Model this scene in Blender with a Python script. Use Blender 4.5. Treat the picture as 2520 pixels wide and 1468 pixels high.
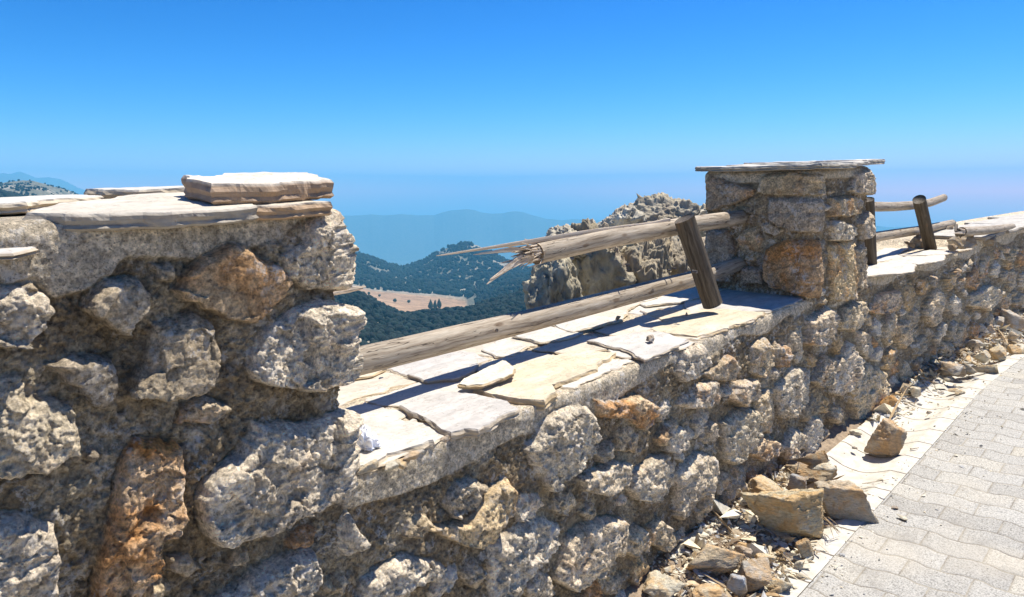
import bpy, bmesh, math, random
import numpy as np
from mathutils import Vector, Matrix
from mathutils.geometry import delaunay_2d_cdt

for o in list(bpy.data.objects):
    bpy.data.objects.remove(o)
SC = bpy.context.scene
COL = SC.collection
# ------------------------------------------------------------------ camera
# world frame: x runs along the wall, y across it (away from the road), z up, eye at the origin
FX, CX, CY, HY = 1820.0, 1260.0, 734.0, 470.0
PIT = math.atan((CY - HY) / FX)
AZ = math.radians(42.228)
S = 0.0419                                   # the road and the wall climb by this much per metre
sa, ca, sp_, cp = math.sin(AZ), math.cos(AZ), math.sin(PIT), math.cos(PIT)
cam = bpy.data.cameras.new('camera')
cam.sensor_width = 36
cam.lens = 36 * FX / 2520
cam.clip_start = 0.05
cam.clip_end = 60000
co = bpy.data.objects.new('camera', cam)
COL.objects.link(co)
R_ = Vector((sa, -ca, 0)); F_ = Vector((ca * cp, sa * cp, -sp_)); U_ = Vector((ca * sp_, sa * sp_, cp))
co.matrix_world = Matrix(((R_[0], U_[0], -F_[0], 0), (R_[1], U_[1], -F_[1], 0), (R_[2], U_[2], -F_[2], 0), (0, 0, 0, 1)))
SC.camera = co
# ------------------------------------------------------------------ light
SUN = Vector((0.48, -0.085, 1.02)).normalized()
sl = bpy.data.lights.new('sun', 'SUN'); sl.energy = 5.0; sl.angle = math.radians(0.5); sl.color = (1.0, 0.955, 0.88)
so = bpy.data.objects.new('sun', sl); COL.objects.link(so)
so.rotation_euler = SUN.to_track_quat('Z', 'Y').to_euler()
W = bpy.data.worlds.new('World'); SC.world = W; W.use_nodes = True
wn = W.node_tree.nodes; wl = W.node_tree.links
sky = wn.new('ShaderNodeTexSky'); sky.sky_type = 'NISHITA'; sky.sun_disc = False
sky.sun_elevation = math.asin(SUN.z); sky.sun_rotation = math.atan2(SUN.x, SUN.y)
sky.altitude = 1500; sky.air_density = 1.0; sky.dust_density = 0.3; sky.ozone_density = 3.0
bg = wn['Background']; bg.inputs[1].default_value = 0.115
def vscale(src, k):
    n = wn.new('ShaderNodeVectorMath'); n.operation = 'SCALE'; n.inputs['Scale'].default_value = k; wl.new(src, n.inputs[0]); return n.outputs[0]
gm = wn.new('ShaderNodeGamma'); gm.inputs[1].default_value = 2.1      # a deeper blue, as a phone camera records it
wl.new(vscale(sky.outputs[0], 0.178), gm.inputs[0]); tn = wn.new('ShaderNodeVectorMath'); tn.operation = 'MULTIPLY'; tn.inputs[1].default_value = (0.72, 0.87, 1.0)
wl.new(vscale(gm.outputs[0], 1 / 0.178), tn.inputs[0]); sx_ = wn.new('ShaderNodeSeparateXYZ'); cx_ = wn.new('ShaderNodeCombineXYZ'); wl.new(tn.outputs[0], sx_.inputs[0])
def wpow(i, ref, out, ex):                   # channel curve: value 'ref' goes to 'out', contrast 'ex'
    p = wn.new('ShaderNodeMath'); p.operation = 'POWER'; p.inputs[1].default_value = ex; wl.new(sx_.outputs[i], p.inputs[0])
    q = wn.new('ShaderNodeMath'); q.operation = 'MULTIPLY'; q.inputs[1].default_value = out / 0.1743 / (ref / 0.1743) ** ex
    wl.new(p.outputs[0], q.inputs[0]); wl.new(q.outputs[0], cx_.inputs[i])
wpow(0, 0.37, 0.265, 1.5); wpow(1, 0.79, 0.58, 0.80); wpow(2, 1.0, 0.90, 0.7)
wl.new(cx_.outputs[0], bg.inputs[0])
SC.view_settings.view_transform = 'Standard'; SC.view_settings.look = 'None'
SC.view_settings.exposure = 0.6; SC.view_settings.gamma = 1
SC.view_settings.use_curve_mapping = False
SC.render.engine = 'CYCLES'
SC.cycles.use_denoising = True
SC.cycles.max_bounces = 6; SC.cycles.diffuse_bounces = 3; SC.cycles.glossy_bounces = 1
SC.cycles.volume_bounces = 1

# ------------------------------------------------------------------ picking points on real planes of the place
def ray(u, v):
    a = (u - CX) / FX; b = -(v - CY) / FX
    d0, d1, d2 = a, cp + b * sp_, -sp_ + b * cp
    X = d0 * sa + d1 * ca; Y = -d0 * ca + d1 * sa
    return np.array([X, Y, d2 - S * X])      # z measured from the sloping road frame
def on_y(u, v, Y): w = ray(u, v); return w * Y / w[1]
def on_x(u, v, X): w = ray(u, v); return w * X / w[0]
def on_z(u, v, z, by=0.0, y0=1.4):
    w = ray(u, v); return w * (z - by * y0) / (w[2] - by * w[1])
def Q(n, x, y):                              # survey frames
    ox, oy, s = {1: (0, 600, 1.8354), 2: (0, 1400, 1.7754), 3: (1250, 700, 1.8354), 4: (1250, 1400, 1.7754),
                 5: (2500, 550, 1.8352), 6: (2500, 1300, 1.5835), 7: (2700, 1500, 2.0188), 8: (2300, 1900, 3.15),
                 9: (0, 620, 3.58), 10: (650, 600, 3.336), 0: (0, 0, 1.517 / 1.517 ** 2 * 1.0)}[n]
    if n == 0: return (x, y)
    return ((ox + x / s) / 1.517, (oy + y / s) / 1.517)
def P(*a):                                   # P(n, x,y, x,y ...) -> list of pixel points
    n = a[0]; c = a[1:]
    return [Q(n, c[i], c[i + 1]) for i in range(0, len(c), 2)]

# ------------------------------------------------------------------ noise
def _h(ix, iy, iz, seed):
    h = (ix * np.int64(374761393) + iy * np.int64(668265263) + iz * np.int64(1440662683) + np.int64(seed) * np.int64(974634777)) & 0xffffffff
    h = ((h ^ (h >> 13)) * 1274126177) & 0xffffffff
    h = ((h ^ (h >> 15)) * 2246822519) & 0xffffffff
    h = h ^ (h >> 16)
    return (h & 0xffffff).astype(np.float32) / np.float32(0xffffff)
def vn(p, seed=0):
    p = np.asarray(p, np.float64)
    i = np.floor(p).astype(np.int64); f = (p - i).astype(np.float32); f = f * f * f * (f * (f * 6 - 15) + 10)
    x, y, z = i[..., 0], i[..., 1], i[..., 2]; fx, fy, fz = f[..., 0], f[..., 1], f[..., 2]
    def L(a, b, t): return a + (b - a) * t
    r = L(L(L(_h(x, y, z, seed), _h(x + 1, y, z, seed), fx), L(_h(x, y + 1, z, seed), _h(x + 1, y + 1, z, seed), fx), fy),
          L(L(_h(x, y, z + 1, seed), _h(x + 1, y, z + 1, seed), fx), L(_h(x, y + 1, z + 1, seed), _h(x + 1, y + 1, z + 1, seed), fx), fy), fz)
    return r * 2 - 1
def fbm(p, o=4, seed=0, g=0.5, rid=False):
    p = np.asarray(p, np.float64); a = 1.0; t = 0; s = 0
    for k in range(o):
        n = vn(p * 2.03 ** k + 17.3 * k, seed + k)
        if rid: n = 1 - 2 * np.abs(n)
        s = s + a * n; t += a; a *= g
    return s / t
def sm(a, b, x):
    t = np.clip((x - a) / (b - a), 0, 1); return t * t * (3 - 2 * t)

def facet2(s_, t_, sc, seed):
    """chipped planar facets: each cell of a jittered lattice has its own level and tilt"""
    x = s_ * sc; y = t_ * sc; ix = np.floor(x).astype(np.int64); iy = np.floor(y).astype(np.int64)
    bd = np.full(x.shape, 1e9); out = np.zeros(x.shape)
    for a in (-1, 0, 1):
        for b in (-1, 0, 1):
            cx_, cy_ = ix + a, iy + b; z = cx_ * 0
            px_ = cx_ + _h(cx_, cy_, z, seed); py_ = cy_ + _h(cx_, cy_, z, seed + 1)
            dx, dy = x - px_, y - py_; k = 0.6 + 0.8 * _h(cx_, cy_, z, seed + 5); d = np.abs(dx) * k + np.abs(dy) + 0.35 * (dx * dx + dy * dy); u = d < bd
            hh = 0.8 * (_h(cx_, cy_, z, seed + 2) - 0.5) + 1.6 * (_h(cx_, cy_, z, seed + 3) - 0.5) * dx + 1.6 * (_h(cx_, cy_, z, seed + 4) - 0.5) * dy
            out = np.where(u, hh, out); bd = np.where(u, d, bd)
    return out
def facet3(p, sc, seed):
    p = np.asarray(p) * sc; i = np.floor(p).astype(np.int64); bd = np.full(len(p), 1e9); out = np.zeros(len(p))
    for a in (-1, 0, 1):
        for b in (-1, 0, 1):
            for c in (-1, 0, 1):
                q = i + np.array([a, b, c]); J = np.stack([_h(q[:, 0], q[:, 1], q[:, 2], seed + m_) for m_ in range(7)], -1)
                dd = p - (q + J[:, :3]); d = (dd * dd).sum(1); u = d < bd
                out = np.where(u, 0.8 * (J[:, 3] - 0.5) + 1.5 * ((J[:, 4:7] - 0.5) * dd).sum(1), out); bd = np.where(u, d, bd)
    return out
# ------------------------------------------------------------------ objects
def tag(o, label=None, cat=None, group=None, kind=None):
    for k, v in (('label', label), ('category', cat), ('group', group), ('kind', kind)):
        if v: o[k] = v
    return o
def mesh_obj(name, V, Fc, mat, parent=None, smooth=True, col=None, vec=None, loc=None):
    me = bpy.data.meshes.new(name)
    V = np.asarray(V, np.float32)
    if isinstance(Fc, np.ndarray):
        n, k = Fc.shape
        me.vertices.add(len(V)); me.vertices.foreach_set('co', V.ravel())
        me.loops.add(n * k); me.loops.foreach_set('vertex_index', Fc.astype(np.int32).ravel())
        me.polygons.add(n); me.polygons.foreach_set('loop_start', np.arange(0, n * k, k, dtype=np.int32))
        me.update(calc_edges=True)
    else:
        me.from_pydata([tuple(map(float, v)) for v in V], [], [tuple(map(int, f)) for f in Fc])
    me.polygons.foreach_set('use_smooth', np.full(len(me.polygons), smooth))
    if col is not None:
        a = me.color_attributes.new('Col', 'FLOAT_COLOR', 'POINT')
        c = np.ones((len(V), 4), np.float32); col = np.asarray(col); c[:, :col.shape[1]] = col
        a.data.foreach_set('color', c.ravel())
    if vec is not None:
        a = me.attributes.new('grain', 'FLOAT_VECTOR', 'POINT'); a.data.foreach_set('vector', np.asarray(vec, np.float32).ravel())
    me.validate(); me.update()
    if mat: me.materials.append(mat)
    o = bpy.data.objects.new(name, me); COL.objects.link(o)
    if parent is not None: o.parent = parent
    if loc is not None: o.location = loc
    return o
def empty(name, loc=(0, 0, 0)):
    o = bpy.data.objects.new(name, None); COL.objects.link(o); o.location = loc; return o
def child(o, parent):                        # keep world place of a child built in world coordinates
    o.parent = parent; o.matrix_parent_inverse = Matrix.Translation(parent.location).inverted(); return o
def grid_faces(n, m, wrap=False):
    i = np.arange(n - (0 if wrap else 1))[:, None]; j = np.arange(m - 1)[None, :]
    i2 = (i + 1) % n
    return np.stack([i * m + j, i2 * m + j, i2 * m + j + 1, i * m + j + 1], -1).reshape(-1, 4)
def lift(V):                                 # from the road frame to the world
    V = np.array(V, np.float64); V[..., 2] += S * V[..., 0]; return V

# ------------------------------------------------------------------ materials
class Mat:
    def __init__(s, name, rough=0.9, spec=0.25):
        s.m = bpy.data.materials.new(name); s.m.use_nodes = True; s.t = s.m.node_tree; s.n = s.t.nodes; s.b = s.n['Principled BSDF']
        s.b.inputs['Roughness'].default_value = rough; s.b.inputs['Specular IOR Level'].default_value = spec
        s.pos = None
    def l(s, a, b): s.t.links.new(a, b)
    def P(s, kind='Object'):
        n = s.n.new('ShaderNodeTexCoord'); return n.outputs[kind]
    def geo(s): return s.n.new('ShaderNodeNewGeometry').outputs['Position']
    def attr(s, nm, out='Color'): n = s.n.new('ShaderNodeAttribute'); n.attribute_name = nm; return n.outputs[out]
    def mapv(s, v, sc=(1, 1, 1), rot=(0, 0, 0)):
        n = s.n.new('ShaderNodeMapping'); n.inputs['Scale'].default_value = sc; n.inputs['Rotation'].default_value = rot; s.l(v, n.inputs[0]); return n.outputs[0]
    def noise(s, v, sc, det=5, ro=0.6, dist=0.0, out='Fac'):
        n = s.n.new('ShaderNodeTexNoise'); n.inputs['Scale'].default_value = sc; n.inputs['Detail'].default_value = det
        n.inputs['Roughness'].default_value = ro; n.inputs['Distortion'].default_value = dist; s.l(v, n.inputs['Vector']); return n.outputs[out]
    def voro(s, v, sc, feat='F1', out='Distance'):
        n = s.n.new('ShaderNodeTexVoronoi'); n.feature = feat; n.inputs['Scale'].default_value = sc; s.l(v, n.inputs['Vector']); return n.outputs[out]
    def math(s, op, a, b=None, c=None):
        n = s.n.new('ShaderNodeMath'); n.operation = op
        for i, x in enumerate((a, b, c)):
            if x is None: continue
            if isinstance(x, (int, float)): n.inputs[i].default_value = x
            else: s.l(x, n.inputs[i])
        return n.outputs[0]
    def ramp(s, f, *st):
        n = s.n.new('ShaderNodeValToRGB'); e = n.color_ramp.elements
        while len(e) < len(st): e.new(0.5)
        for x, (p, c) in zip(e, st):
            x.position = p; x.color = (c, c, c, 1) if isinstance(c, (int, float)) else (*c, 1)
        s.l(f, n.inputs[0]); return n.outputs[0]
    def mix(s, f, a, b, mode='MIX'):
        n = s.n.new('ShaderNodeMix'); n.data_type = 'RGBA'; n.blend_type = mode
        for i, x in ((0, f), (6, a), (7, b)):
            if isinstance(x, (int, float)): n.inputs[i].default_value = x if i == 0 else (x, x, x, 1)
            elif isinstance(x, tuple): n.inputs[i].default_value = (*x, 1)
            else: s.l(x, n.inputs[i])
        return n.outputs[2]
    def bump(s, h, st=0.5, d=0.01, prev=None):
        n = s.n.new('ShaderNodeBump'); n.inputs['Strength'].default_value = st; n.inputs['Distance'].default_value = d
        s.l(h, n.inputs['Height'])
        if prev is not None: s.l(prev, n.inputs['Normal'])
        return n.outputs[0]
    def done(s, col, nor=None):
        if isinstance(col, tuple): s.b.inputs['Base Color'].default_value = (*col, 1)
        else: s.l(col, s.b.inputs['Base Color'])
        if nor is not None: s.l(nor, s.b.inputs['Normal'])
        return s.m

def m_masonry():
    m = Mat('rough_limestone_masonry'); g = m.geo()
    c = m.attr('Col')
    n1 = m.noise(g, 22, 6, 0.65); n2 = m.noise(g, 130, 4, 0.7); n3 = m.noise(g, 5, 4, 0.6)
    c = m.mix(1.0, c, m.ramp(n1, (0.28, 0.62), (0.72, 1.30)), 'MULTIPLY')
    c = m.mix(1.0, c, m.ramp(n2, (0.34, 0.56), (0.62, 1.38)), 'MULTIPLY')
    c = m.mix(1.0, c, m.ramp(m.noise(m.mapv(g, (1, 1, 1), (0.4, 0.7, 0.2)), 58, 7, 0.75), (0.36, 0.62), (0.62, 1.28)), 'MULTIPLY'); cm = m.attr('Col', 'Alpha'); ncm = m.math('SUBTRACT', 1.0, m.math('MULTIPLY', cm, 0.75))
    c = m.mix(m.math('MULTIPLY', ncm, m.ramp(n3, (0.5, 0.0), (0.68, 0.35))), c, (0.33, 0.235, 0.14))
    n4 = m.noise(g, 34, 9, 0.78); zone = m.ramp(m.noise(g, 8, 4, 0.6), (0.44, 0.0), (0.6, 1.0))
    lit_crust = m.math('MULTIPLY', m.ramp(n4, (0.51, 0.0), (0.57, 1.0)), zone)  # pale residue flecks, also painting in the sunlit patches of rough stone
    c = m.mix(m.math('MULTIPLY', lit_crust, 0.7), c, (0.80, 0.74, 0.645))
    pit = m.ramp(m.noise(g, 75, 6, 0.7), (0.34, 1.0), (0.41, 0.0))
    c = m.mix(m.math('MULTIPLY', m.math('MULTIPLY', pit, ncm), 0.65), c, (0.07, 0.052, 0.033))
    c = m.mix(m.math('MULTIPLY', cm, m.ramp(m.noise(g, 190, 3, 0.7), (0.56, 0.0), (0.64, 0.7))), c, (0.13, 0.115, 0.09))
    b = m.bump(n2, 0.9, 0.006, m.bump(m.noise(g, 420, 2, 0.6), 0.4, 0.0015))
    b = m.bump(n4, 0.9, 0.016, b); b = m.bump(m.math('SUBTRACT', 1.0, pit), 0.6, 0.004, b)
    return m.done(c, b)
M_WALL = m_masonry()
def m_cement():
    m = Mat('cement_with_grit'); g = m.geo(); c = m.attr('Col')
    n2 = m.noise(g, 150, 4, 0.7)
    c = m.mix(1.0, c, m.ramp(n2, (0.3, 0.75), (0.7, 1.2)), 'MULTIPLY')
    b = m.bump(m.noise(g, 260, 3, 0.7), 0.6, 0.003)
    return m.done(c, b)
def m_slab():
    m = Mat('split_limestone_slab', 0.75, 0.3); g = m.geo(); c = m.attr('Col')
    n1 = m.noise(m.mapv(g, (3, 9, 30)), 2.2, 6, 0.6, 0.6); n2 = m.noise(g, 60, 5, 0.65); n3 = m.noise(g, 6, 4, 0.55)
    c = m.mix(1.0, c, m.ramp(n1, (0.3, 0.80), (0.7, 1.12)), 'MULTIPLY')
    c = m.mix(1.0, c, m.ramp(n2, (0.3, 0.88), (0.7, 1.08)), 'MULTIPLY')
    c = m.mix(m.ramp(n3, (0.55, 0.0), (0.72, 0.5)), c, (0.60, 0.57, 0.53))
    sp = m.ramp(m.noise(g, 95, 2, 0.5), (0.70, 0.0), (0.76, 0.6))
    c = m.mix(sp, c, (0.22, 0.17, 0.12))
    crack = m.ramp(m.math('ABSOLUTE', m.math('SUBTRACT', m.noise(m.mapv(g, (2, 7, 40)), 2.0, 5, 0.6), 0.5)), (0.0, 0.0), (0.008, 1.0))
    b = m.bump(crack, 0.4, 0.002, m.bump(n2, 0.3, 0.003, m.bump(n1, 0.5, 0.006)))
    return m.done(m.mix(m.math('MULTIPLY', m.math('SUBTRACT', 1.0, crack), 0.45), c, (0.20, 0.14, 0.08)), b)
M_SLAB = m_slab()
def m_rock():
    m = Mat('broken_limestone_rock', 0.85); g = m.geo(); c = m.attr('Col')
    n1 = m.noise(g, 9, 6, 0.65, 0.8); n2 = m.noise(m.mapv(g, (1, 1, 3)), 45, 6, 0.7)
    c = m.mix(m.ramp(n1, (0.44, 0.0), (0.58, 0.9)), c, m.mix(1.0, c, (1.08, 0.82, 0.55), 'MULTIPLY'))
    c = m.mix(1.0, c, m.ramp(n2, (0.28, 0.65), (0.72, 1.25)), 'MULTIPLY')
    c = m.mix(m.ramp(m.noise(g, 14, 5, 0.7), (0.58, 0.0), (0.68, 0.7)), c, (0.50, 0.47, 0.42))
    b = m.bump(n2, 0.9, 0.010, m.bump(m.noise(m.mapv(g, (1, 1, 2.5)), 20, 7, 0.75), 0.8, 0.02))
    return m.done(c, b)
M_ROCK = m_rock()
def m_crag():
    m = Mat('grey_crag_rock', 0.9); g = m.geo(); c = m.attr('Col')
    n1 = m.noise(m.mapv(g, (1, 1, 0.6)), 3.5, 7, 0.65, 0.6); n2 = m.noise(m.mapv(g, (1.5, 1.5, 0.7)), 14, 6, 0.7)
    c = m.mix(1.0, c, m.ramp(n1, (0.3, 0.6), (0.7, 1.3)), 'MULTIPLY')
    c = m.mix(1.0, c, m.ramp(n2, (0.3, 0.75), (0.7, 1.2)), 'MULTIPLY')
    b = m.bump(n2, 0.8, 0.02, m.bump(m.voro(m.mix(0.3, g, m.noise(g, 4, 3, out='Color')), 7, 'DISTANCE_TO_EDGE'), 0.5, 0.05))
    return m.done(c, b)
M_CRAG = m_crag()
def m_wood(name, c1, c2, c3):
    m = Mat(name, 0.7, 0.25); a = m.attr('grain', 'Vector')
    warp = m.mix(0.03, a, m.noise(m.mapv(a, (5, 14, 14)), 1.0, 3, out='Color'))
    v = m.mapv(warp, (4.5, 95, 95)); n1 = m.noise(v, 1.0, 6, 0.6, 0.35)
    n2 = m.noise(m.mapv(a, (14, 260, 260)), 1.0, 3, 0.7)
    n3 = m.noise(m.mapv(a, (3, 16, 16)), 1.0, 4, 0.6)
    c = m.ramp(n1, (0.30, c3), (0.47, c1), (0.72, c2))
    c = m.mix(1.0, c, m.ramp(n2, (0.3, 0.82), (0.7, 1.14)), 'MULTIPLY')
    c = m.mix(1.0, c, m.ramp(n3, (0.35, 0.78), (0.65, 1.12)), 'MULTIPLY')
    cr = m.noise(m.mapv(warp, (2.2, 60, 60)), 1.0, 2, 0.5)
    crack = m.ramp(m.math('ABSOLUTE', m.math('SUBTRACT', cr, 0.60)), (0.004, 0.0), (0.012, 1.0))
    kn = m.voro(m.mapv(a, (6.5, 16, 16)), 1.0)
    knot = m.ramp(kn, (0.10, 0.0), (0.19, 1.0))
    c = m.mix(m.math('MULTIPLY', m.math('SUBTRACT', 1.0, crack), 0.8), c, (0.05, 0.035, 0.025))
    c = m.mix(m.math('MULTIPLY', m.math('SUBTRACT', 1.0, knot), 0.75), c, (0.16, 0.10, 0.055))
    b = m.bump(n1, 0.35, 0.004, m.bump(crack, 0.8, 0.004))
    return m.done(c, b)
M_RAIL = m_wood('weathered_grey_pine', (0.40, 0.32, 0.225), (0.53, 0.455, 0.345), (0.19, 0.14, 0.09))
M_POST = m_wood('dark_brown_stained_post', (0.10, 0.078, 0.052), (0.165, 0.13, 0.09), (0.045, 0.032, 0.02))
M_SPLIT = m_wood('fresh_split_pine', (0.66, 0.53, 0.38), (0.80, 0.69, 0.54), (0.36, 0.22, 0.12))
def m_simple(name, c, sc=40, amp=0.2, bs=0.4, bd=0.003, rough=0.9, attr=False):
    m = Mat(name, rough); g = m.geo(); n = m.noise(g, sc, 5, 0.65)
    base = m.attr('Col') if attr else c
    cc = m.mix(1.0, base, m.ramp(n, (0.3, 1 - amp), (0.7, 1 + amp)), 'MULTIPLY')
    return m.done(cc, m.bump(n, bs, bd))
M_DIRT = m_simple('dusty_brown_soil', (0.30, 0.225, 0.15), 35, 0.35, 0.8, 0.012)
M_GRAVEL = m_simple('stone_chippings', None, 60, 0.25, 0.4, 0.002, attr=True)
M_TISSUE = m_simple('white_paper_tissue', (0.86, 0.86, 0.88), 30, 0.03, 0.2, 0.003, 0.8)
M_TWIG = m_simple('dry_twig', (0.34, 0.25, 0.15), 50, 0.3)
M_WIRE = m_simple('pale_wire', (0.62, 0.60, 0.57), 50, 0.1, rough=0.5)
M_METAL = m_simple('rusty_screw', (0.10, 0.085, 0.075), 200, 0.4, rough=0.5)
def m_gutter():
    m = Mat('white_concrete_gutter', 0.8); g = m.geo(); n = m.noise(g, 16, 6, 0.65); n2 = m.noise(g, 240, 3, 0.6)
    c = m.ramp(n, (0.3, (0.47, 0.425, 0.34)), (0.6, (0.62, 0.58, 0.50)))
    c = m.mix(m.ramp(n2, (0.62, 0.0), (0.72, 0.45)), c, (0.30, 0.26, 0.2))
    sx = m.n.new('ShaderNodeSeparateXYZ'); m.l(g, sx.inputs[0])
    j = m.math('FRACT', m.math('DIVIDE', m.math('ADD', sx.outputs[0], m.math('MULTIPLY', n, 0.02)), 0.255))
    jl = m.ramp(m.math('ABSOLUTE', m.math('SUBTRACT', j, 0.5)), (0.012, 0.0), (0.026, 1.0))
    c = m.mix(m.math('MULTIPLY', m.math('SUBTRACT', 1.0, jl), 0.9), c, (0.13, 0.10, 0.07))
    return m.done(c, m.bump(jl, 0.7, 0.004, m.bump(n2, 0.3, 0.002)))
M_GUT = m_gutter()
def m_pave():
    m = Mat('interlocking_concrete_pavers', 0.85); g = m.geo(); sx = m.n.new('ShaderNodeSeparateXYZ'); m.l(g, sx.inputs[0])
    x, y = sx.outputs[0], sx.outputs[1]
    big = m.noise(g, 2.0, 3, 0.5); edge = m.noise(g, 60, 3, 0.6)
    x = m.math('ADD', x, m.math('MULTIPLY', m.math('SUBTRACT', edge, 0.5), 0.006))
    y = m.math('ADD', y, m.math('MULTIPLY', m.math('SUBTRACT', edge, 0.5), 0.006))
    wv = m.math('MULTIPLY', m.math('MAXIMUM', m.math('MINIMUM', m.math('MULTIPLY', m.math('SINE', m.math('MULTIPLY', m.math('SUBTRACT', y, 0.745), 2 * math.pi / 0.222)), 1.9), 1.0), -1.0), -0.0095)
    xr = m.math('DIVIDE', m.math('SUBTRACT', m.math('SUBTRACT', x, wv), 2.928), 0.1475)
    row = m.math('FLOOR', xr); fr = m.math('SUBTRACT', xr, row)
    off = m.math('MULTIPLY', m.math('MODULO', m.math('ABSOLUTE', row), 2.0), 0.5)
    yr = m.math('ADD', m.math('DIVIDE', m.math('SUBTRACT', y, 0.682), 0.222), off)
    cl = m.math('FLOOR', yr); fy = m.math('SUBTRACT', yr, cl)
    dx = m.math('MULTIPLY', m.math('SUBTRACT', 0.5, m.math('ABSOLUTE', m.math('SUBTRACT', fr, 0.5))), 0.1475)
    dy = m.math('MULTIPLY', m.math('SUBTRACT', 0.5, m.math('ABSOLUTE', m.math('SUBTRACT', fy, 0.5))), 0.222)
    d = m.math('MINIMUM', dx, m.math('ADD', dy, 0.0008))
    jn = m.ramp(d, (0.0020, 0.0), (0.0046, 1.0)); cham = m.ramp(d, (0.001, 0.0), (0.014, 1.0))
    cv = m.n.new('ShaderNodeCombineXYZ'); m.l(row, cv.inputs[0]); m.l(cl, cv.inputs[1])
    wn_ = m.n.new('ShaderNodeTexWhiteNoise'); m.l(cv.outputs[0], wn_.inputs[0])
    tone = m.ramp(wn_.outputs[0], (0.0, (0.37, 0.35, 0.31)), (0.6, (0.44, 0.42, 0.375)), (1.0, (0.48, 0.44, 0.36)))
    grit = m.noise(g, 150, 4, 0.8)
    c = m.mix(1.0, tone, m.ramp(grit, (0.38, 0.42), (0.5, 1.0), (0.66, 1.3)), 'MULTIPLY')
    c = m.mix(m.ramp(big, (0.5, 0.0), (0.7, 0.4)), c, (0.50, 0.44, 0.34))
    c = m.mix(m.ramp(m.noise(g, 5, 6, 0.7), (0.55, 0.0), (0.68, 0.5)), c, (0.25, 0.23, 0.20))
    sand = m.ramp(m.noise(g, 9, 4), (0.38, (0.12, 0.10, 0.078)), (0.58, (0.33, 0.285, 0.21)))
    c = m.mix(m.math('SUBTRACT', 1.0, jn), c, sand)
    return m.done(c, m.bump(cham, 0.6, 0.005, m.bump(grit, 0.4, 0.003)))
M_PAVE = m_pave()
def m_land():
    m = Mat('scrub_and_limestone_hillside', 0.95, 0.1); g = m.geo(); c = m.attr('Col')
    n = m.noise(g, 0.05, 7, 0.65); n2 = m.noise(g, 0.25, 5, 0.7)
    c = m.mix(1.0, c, m.ramp(n, (0.35, 0.72), (0.65, 1.25)), 'MULTIPLY')
    c = m.mix(1.0, c, m.ramp(n2, (0.35, 0.75), (0.65, 1.25)), 'MULTIPLY')
    return m.done(c, m.bump(n2, 0.5, 1.0))
M_LAND = m_land()
def m_forest():
    m = Mat('dark_green_conifers', 0.95, 0.1); g = m.geo(); c = m.attr('Col')
    n = m.noise(g, 0.8, 3, 0.6)
    return m.done(m.mix(1.0, c, m.ramp(n, (0.3, 0.6), (0.7, 1.4)), 'MULTIPLY'))
M_FOREST = m_forest()

# ------------------------------------------------------------------ masonry
MORT = np.array([0.30, 0.255, 0.19]); CEM = np.array([0.50, 0.475, 0.425])
GREY = (0.41, 0.375, 0.315); WHITE = (0.84, 0.81, 0.75); BEIGE = (0.50, 0.445, 0.35); RUST = (0.46, 0.30, 0.17); OCHRE = (0.49, 0.385, 0.24); DARK = (0.27, 0.25, 0.22)
def stone(poly, c, h=0.04, r=0.5, pits=0.0, stain=0.3, ew=0.03):
    return dict(p=np.array(poly, float), c=np.array(c, float), h=h, r=r, pits=pits, stain=stain, ew=ew)
def sdf(px, py, poly):
    d = np.full(px.shape, 1e9); ins = np.zeros(px.shape, bool); n = len(poly)
    for i in range(n):
        a = poly[i]; b = poly[(i + 1) % n]; e = b - a
        t = np.clip(((px - a[0]) * e[0] + (py - a[1]) * e[1]) / (e @ e + 1e-12), 0, 1)
        d = np.minimum(d, (px - a[0] - t * e[0]) ** 2 + (py - a[1] - t * e[1]) ** 2)
        c = (a[1] > py) != (b[1] > py)
        if abs(e[1]) > 1e-12: ins ^= c & (px < e[0] * (py - a[1]) / e[1] + a[0])
    return np.where(ins, 1, -1) * np.sqrt(d)
def fill_random(stones, s0, s1, t0, t1, rng, size=0.12, tries=900, zmax=None, asp=1.0, gap=0.018):
    cs = [(s['p'].mean(0), 0.5 * (np.ptp(s['p'][:, 0]) + np.ptp(s['p'][:, 1])) / 2, s['p']) for s in stones]
    out = []
    for k in range(tries):
        f = 1.0 - 0.55 * (k / tries)
        R = size * f * rng.uniform(0.75, 1.15)
        c = np.array([rng.uniform(s0, s1), rng.uniform(t0, t1)])
        top = t1 if zmax is None else zmax(c[0])
        if c[1] + R * 0.7 > top: continue
        n = rng.integers(5, 8); a = np.linspace(0, 2 * math.pi, n, endpoint=False) + rng.uniform(-0.3, 0.3, n)
        el = rng.uniform(0.5, 0.85); ro = rng.uniform(-0.6, 0.6)
        q = np.stack([np.cos(a) * asp, np.sin(a) * el], 1) * (R * rng.uniform(0.8, 1.1, n))[:, None]
        q = q @ np.array([[math.cos(ro), math.sin(ro)], [-math.sin(ro), math.cos(ro)]]) + c
        ok = True
        for cc, rr, pp in cs:
            if np.linalg.norm(cc - c) > rr + R * 1.6 + 0.2: continue
            dd = sdf(q[:, 0], q[:, 1], pp).max(); d2 = sdf(pp[:, 0], pp[:, 1], q).max()
            if max(dd, d2) > -gap: ok = False; break
        if not ok: continue
        col = [GREY, WHITE, BEIGE, GREY, RUST, OCHRE, WHITE, BEIGE][rng.integers(8)]
        st = stone(q, np.array(col) * rng.uniform(0.85, 1.1), h=rng.uniform(0.014, 0.045) * min(1, R / 0.09), r=rng.uniform(0.5, 1.1), pits=rng.uniform(0, 0.8), stain=rng.uniform(0.1, 0.6), ew=rng.uniform(0.02, 0.035))
        out.append(st); cs.append((c, R, q))
    return out
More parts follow.
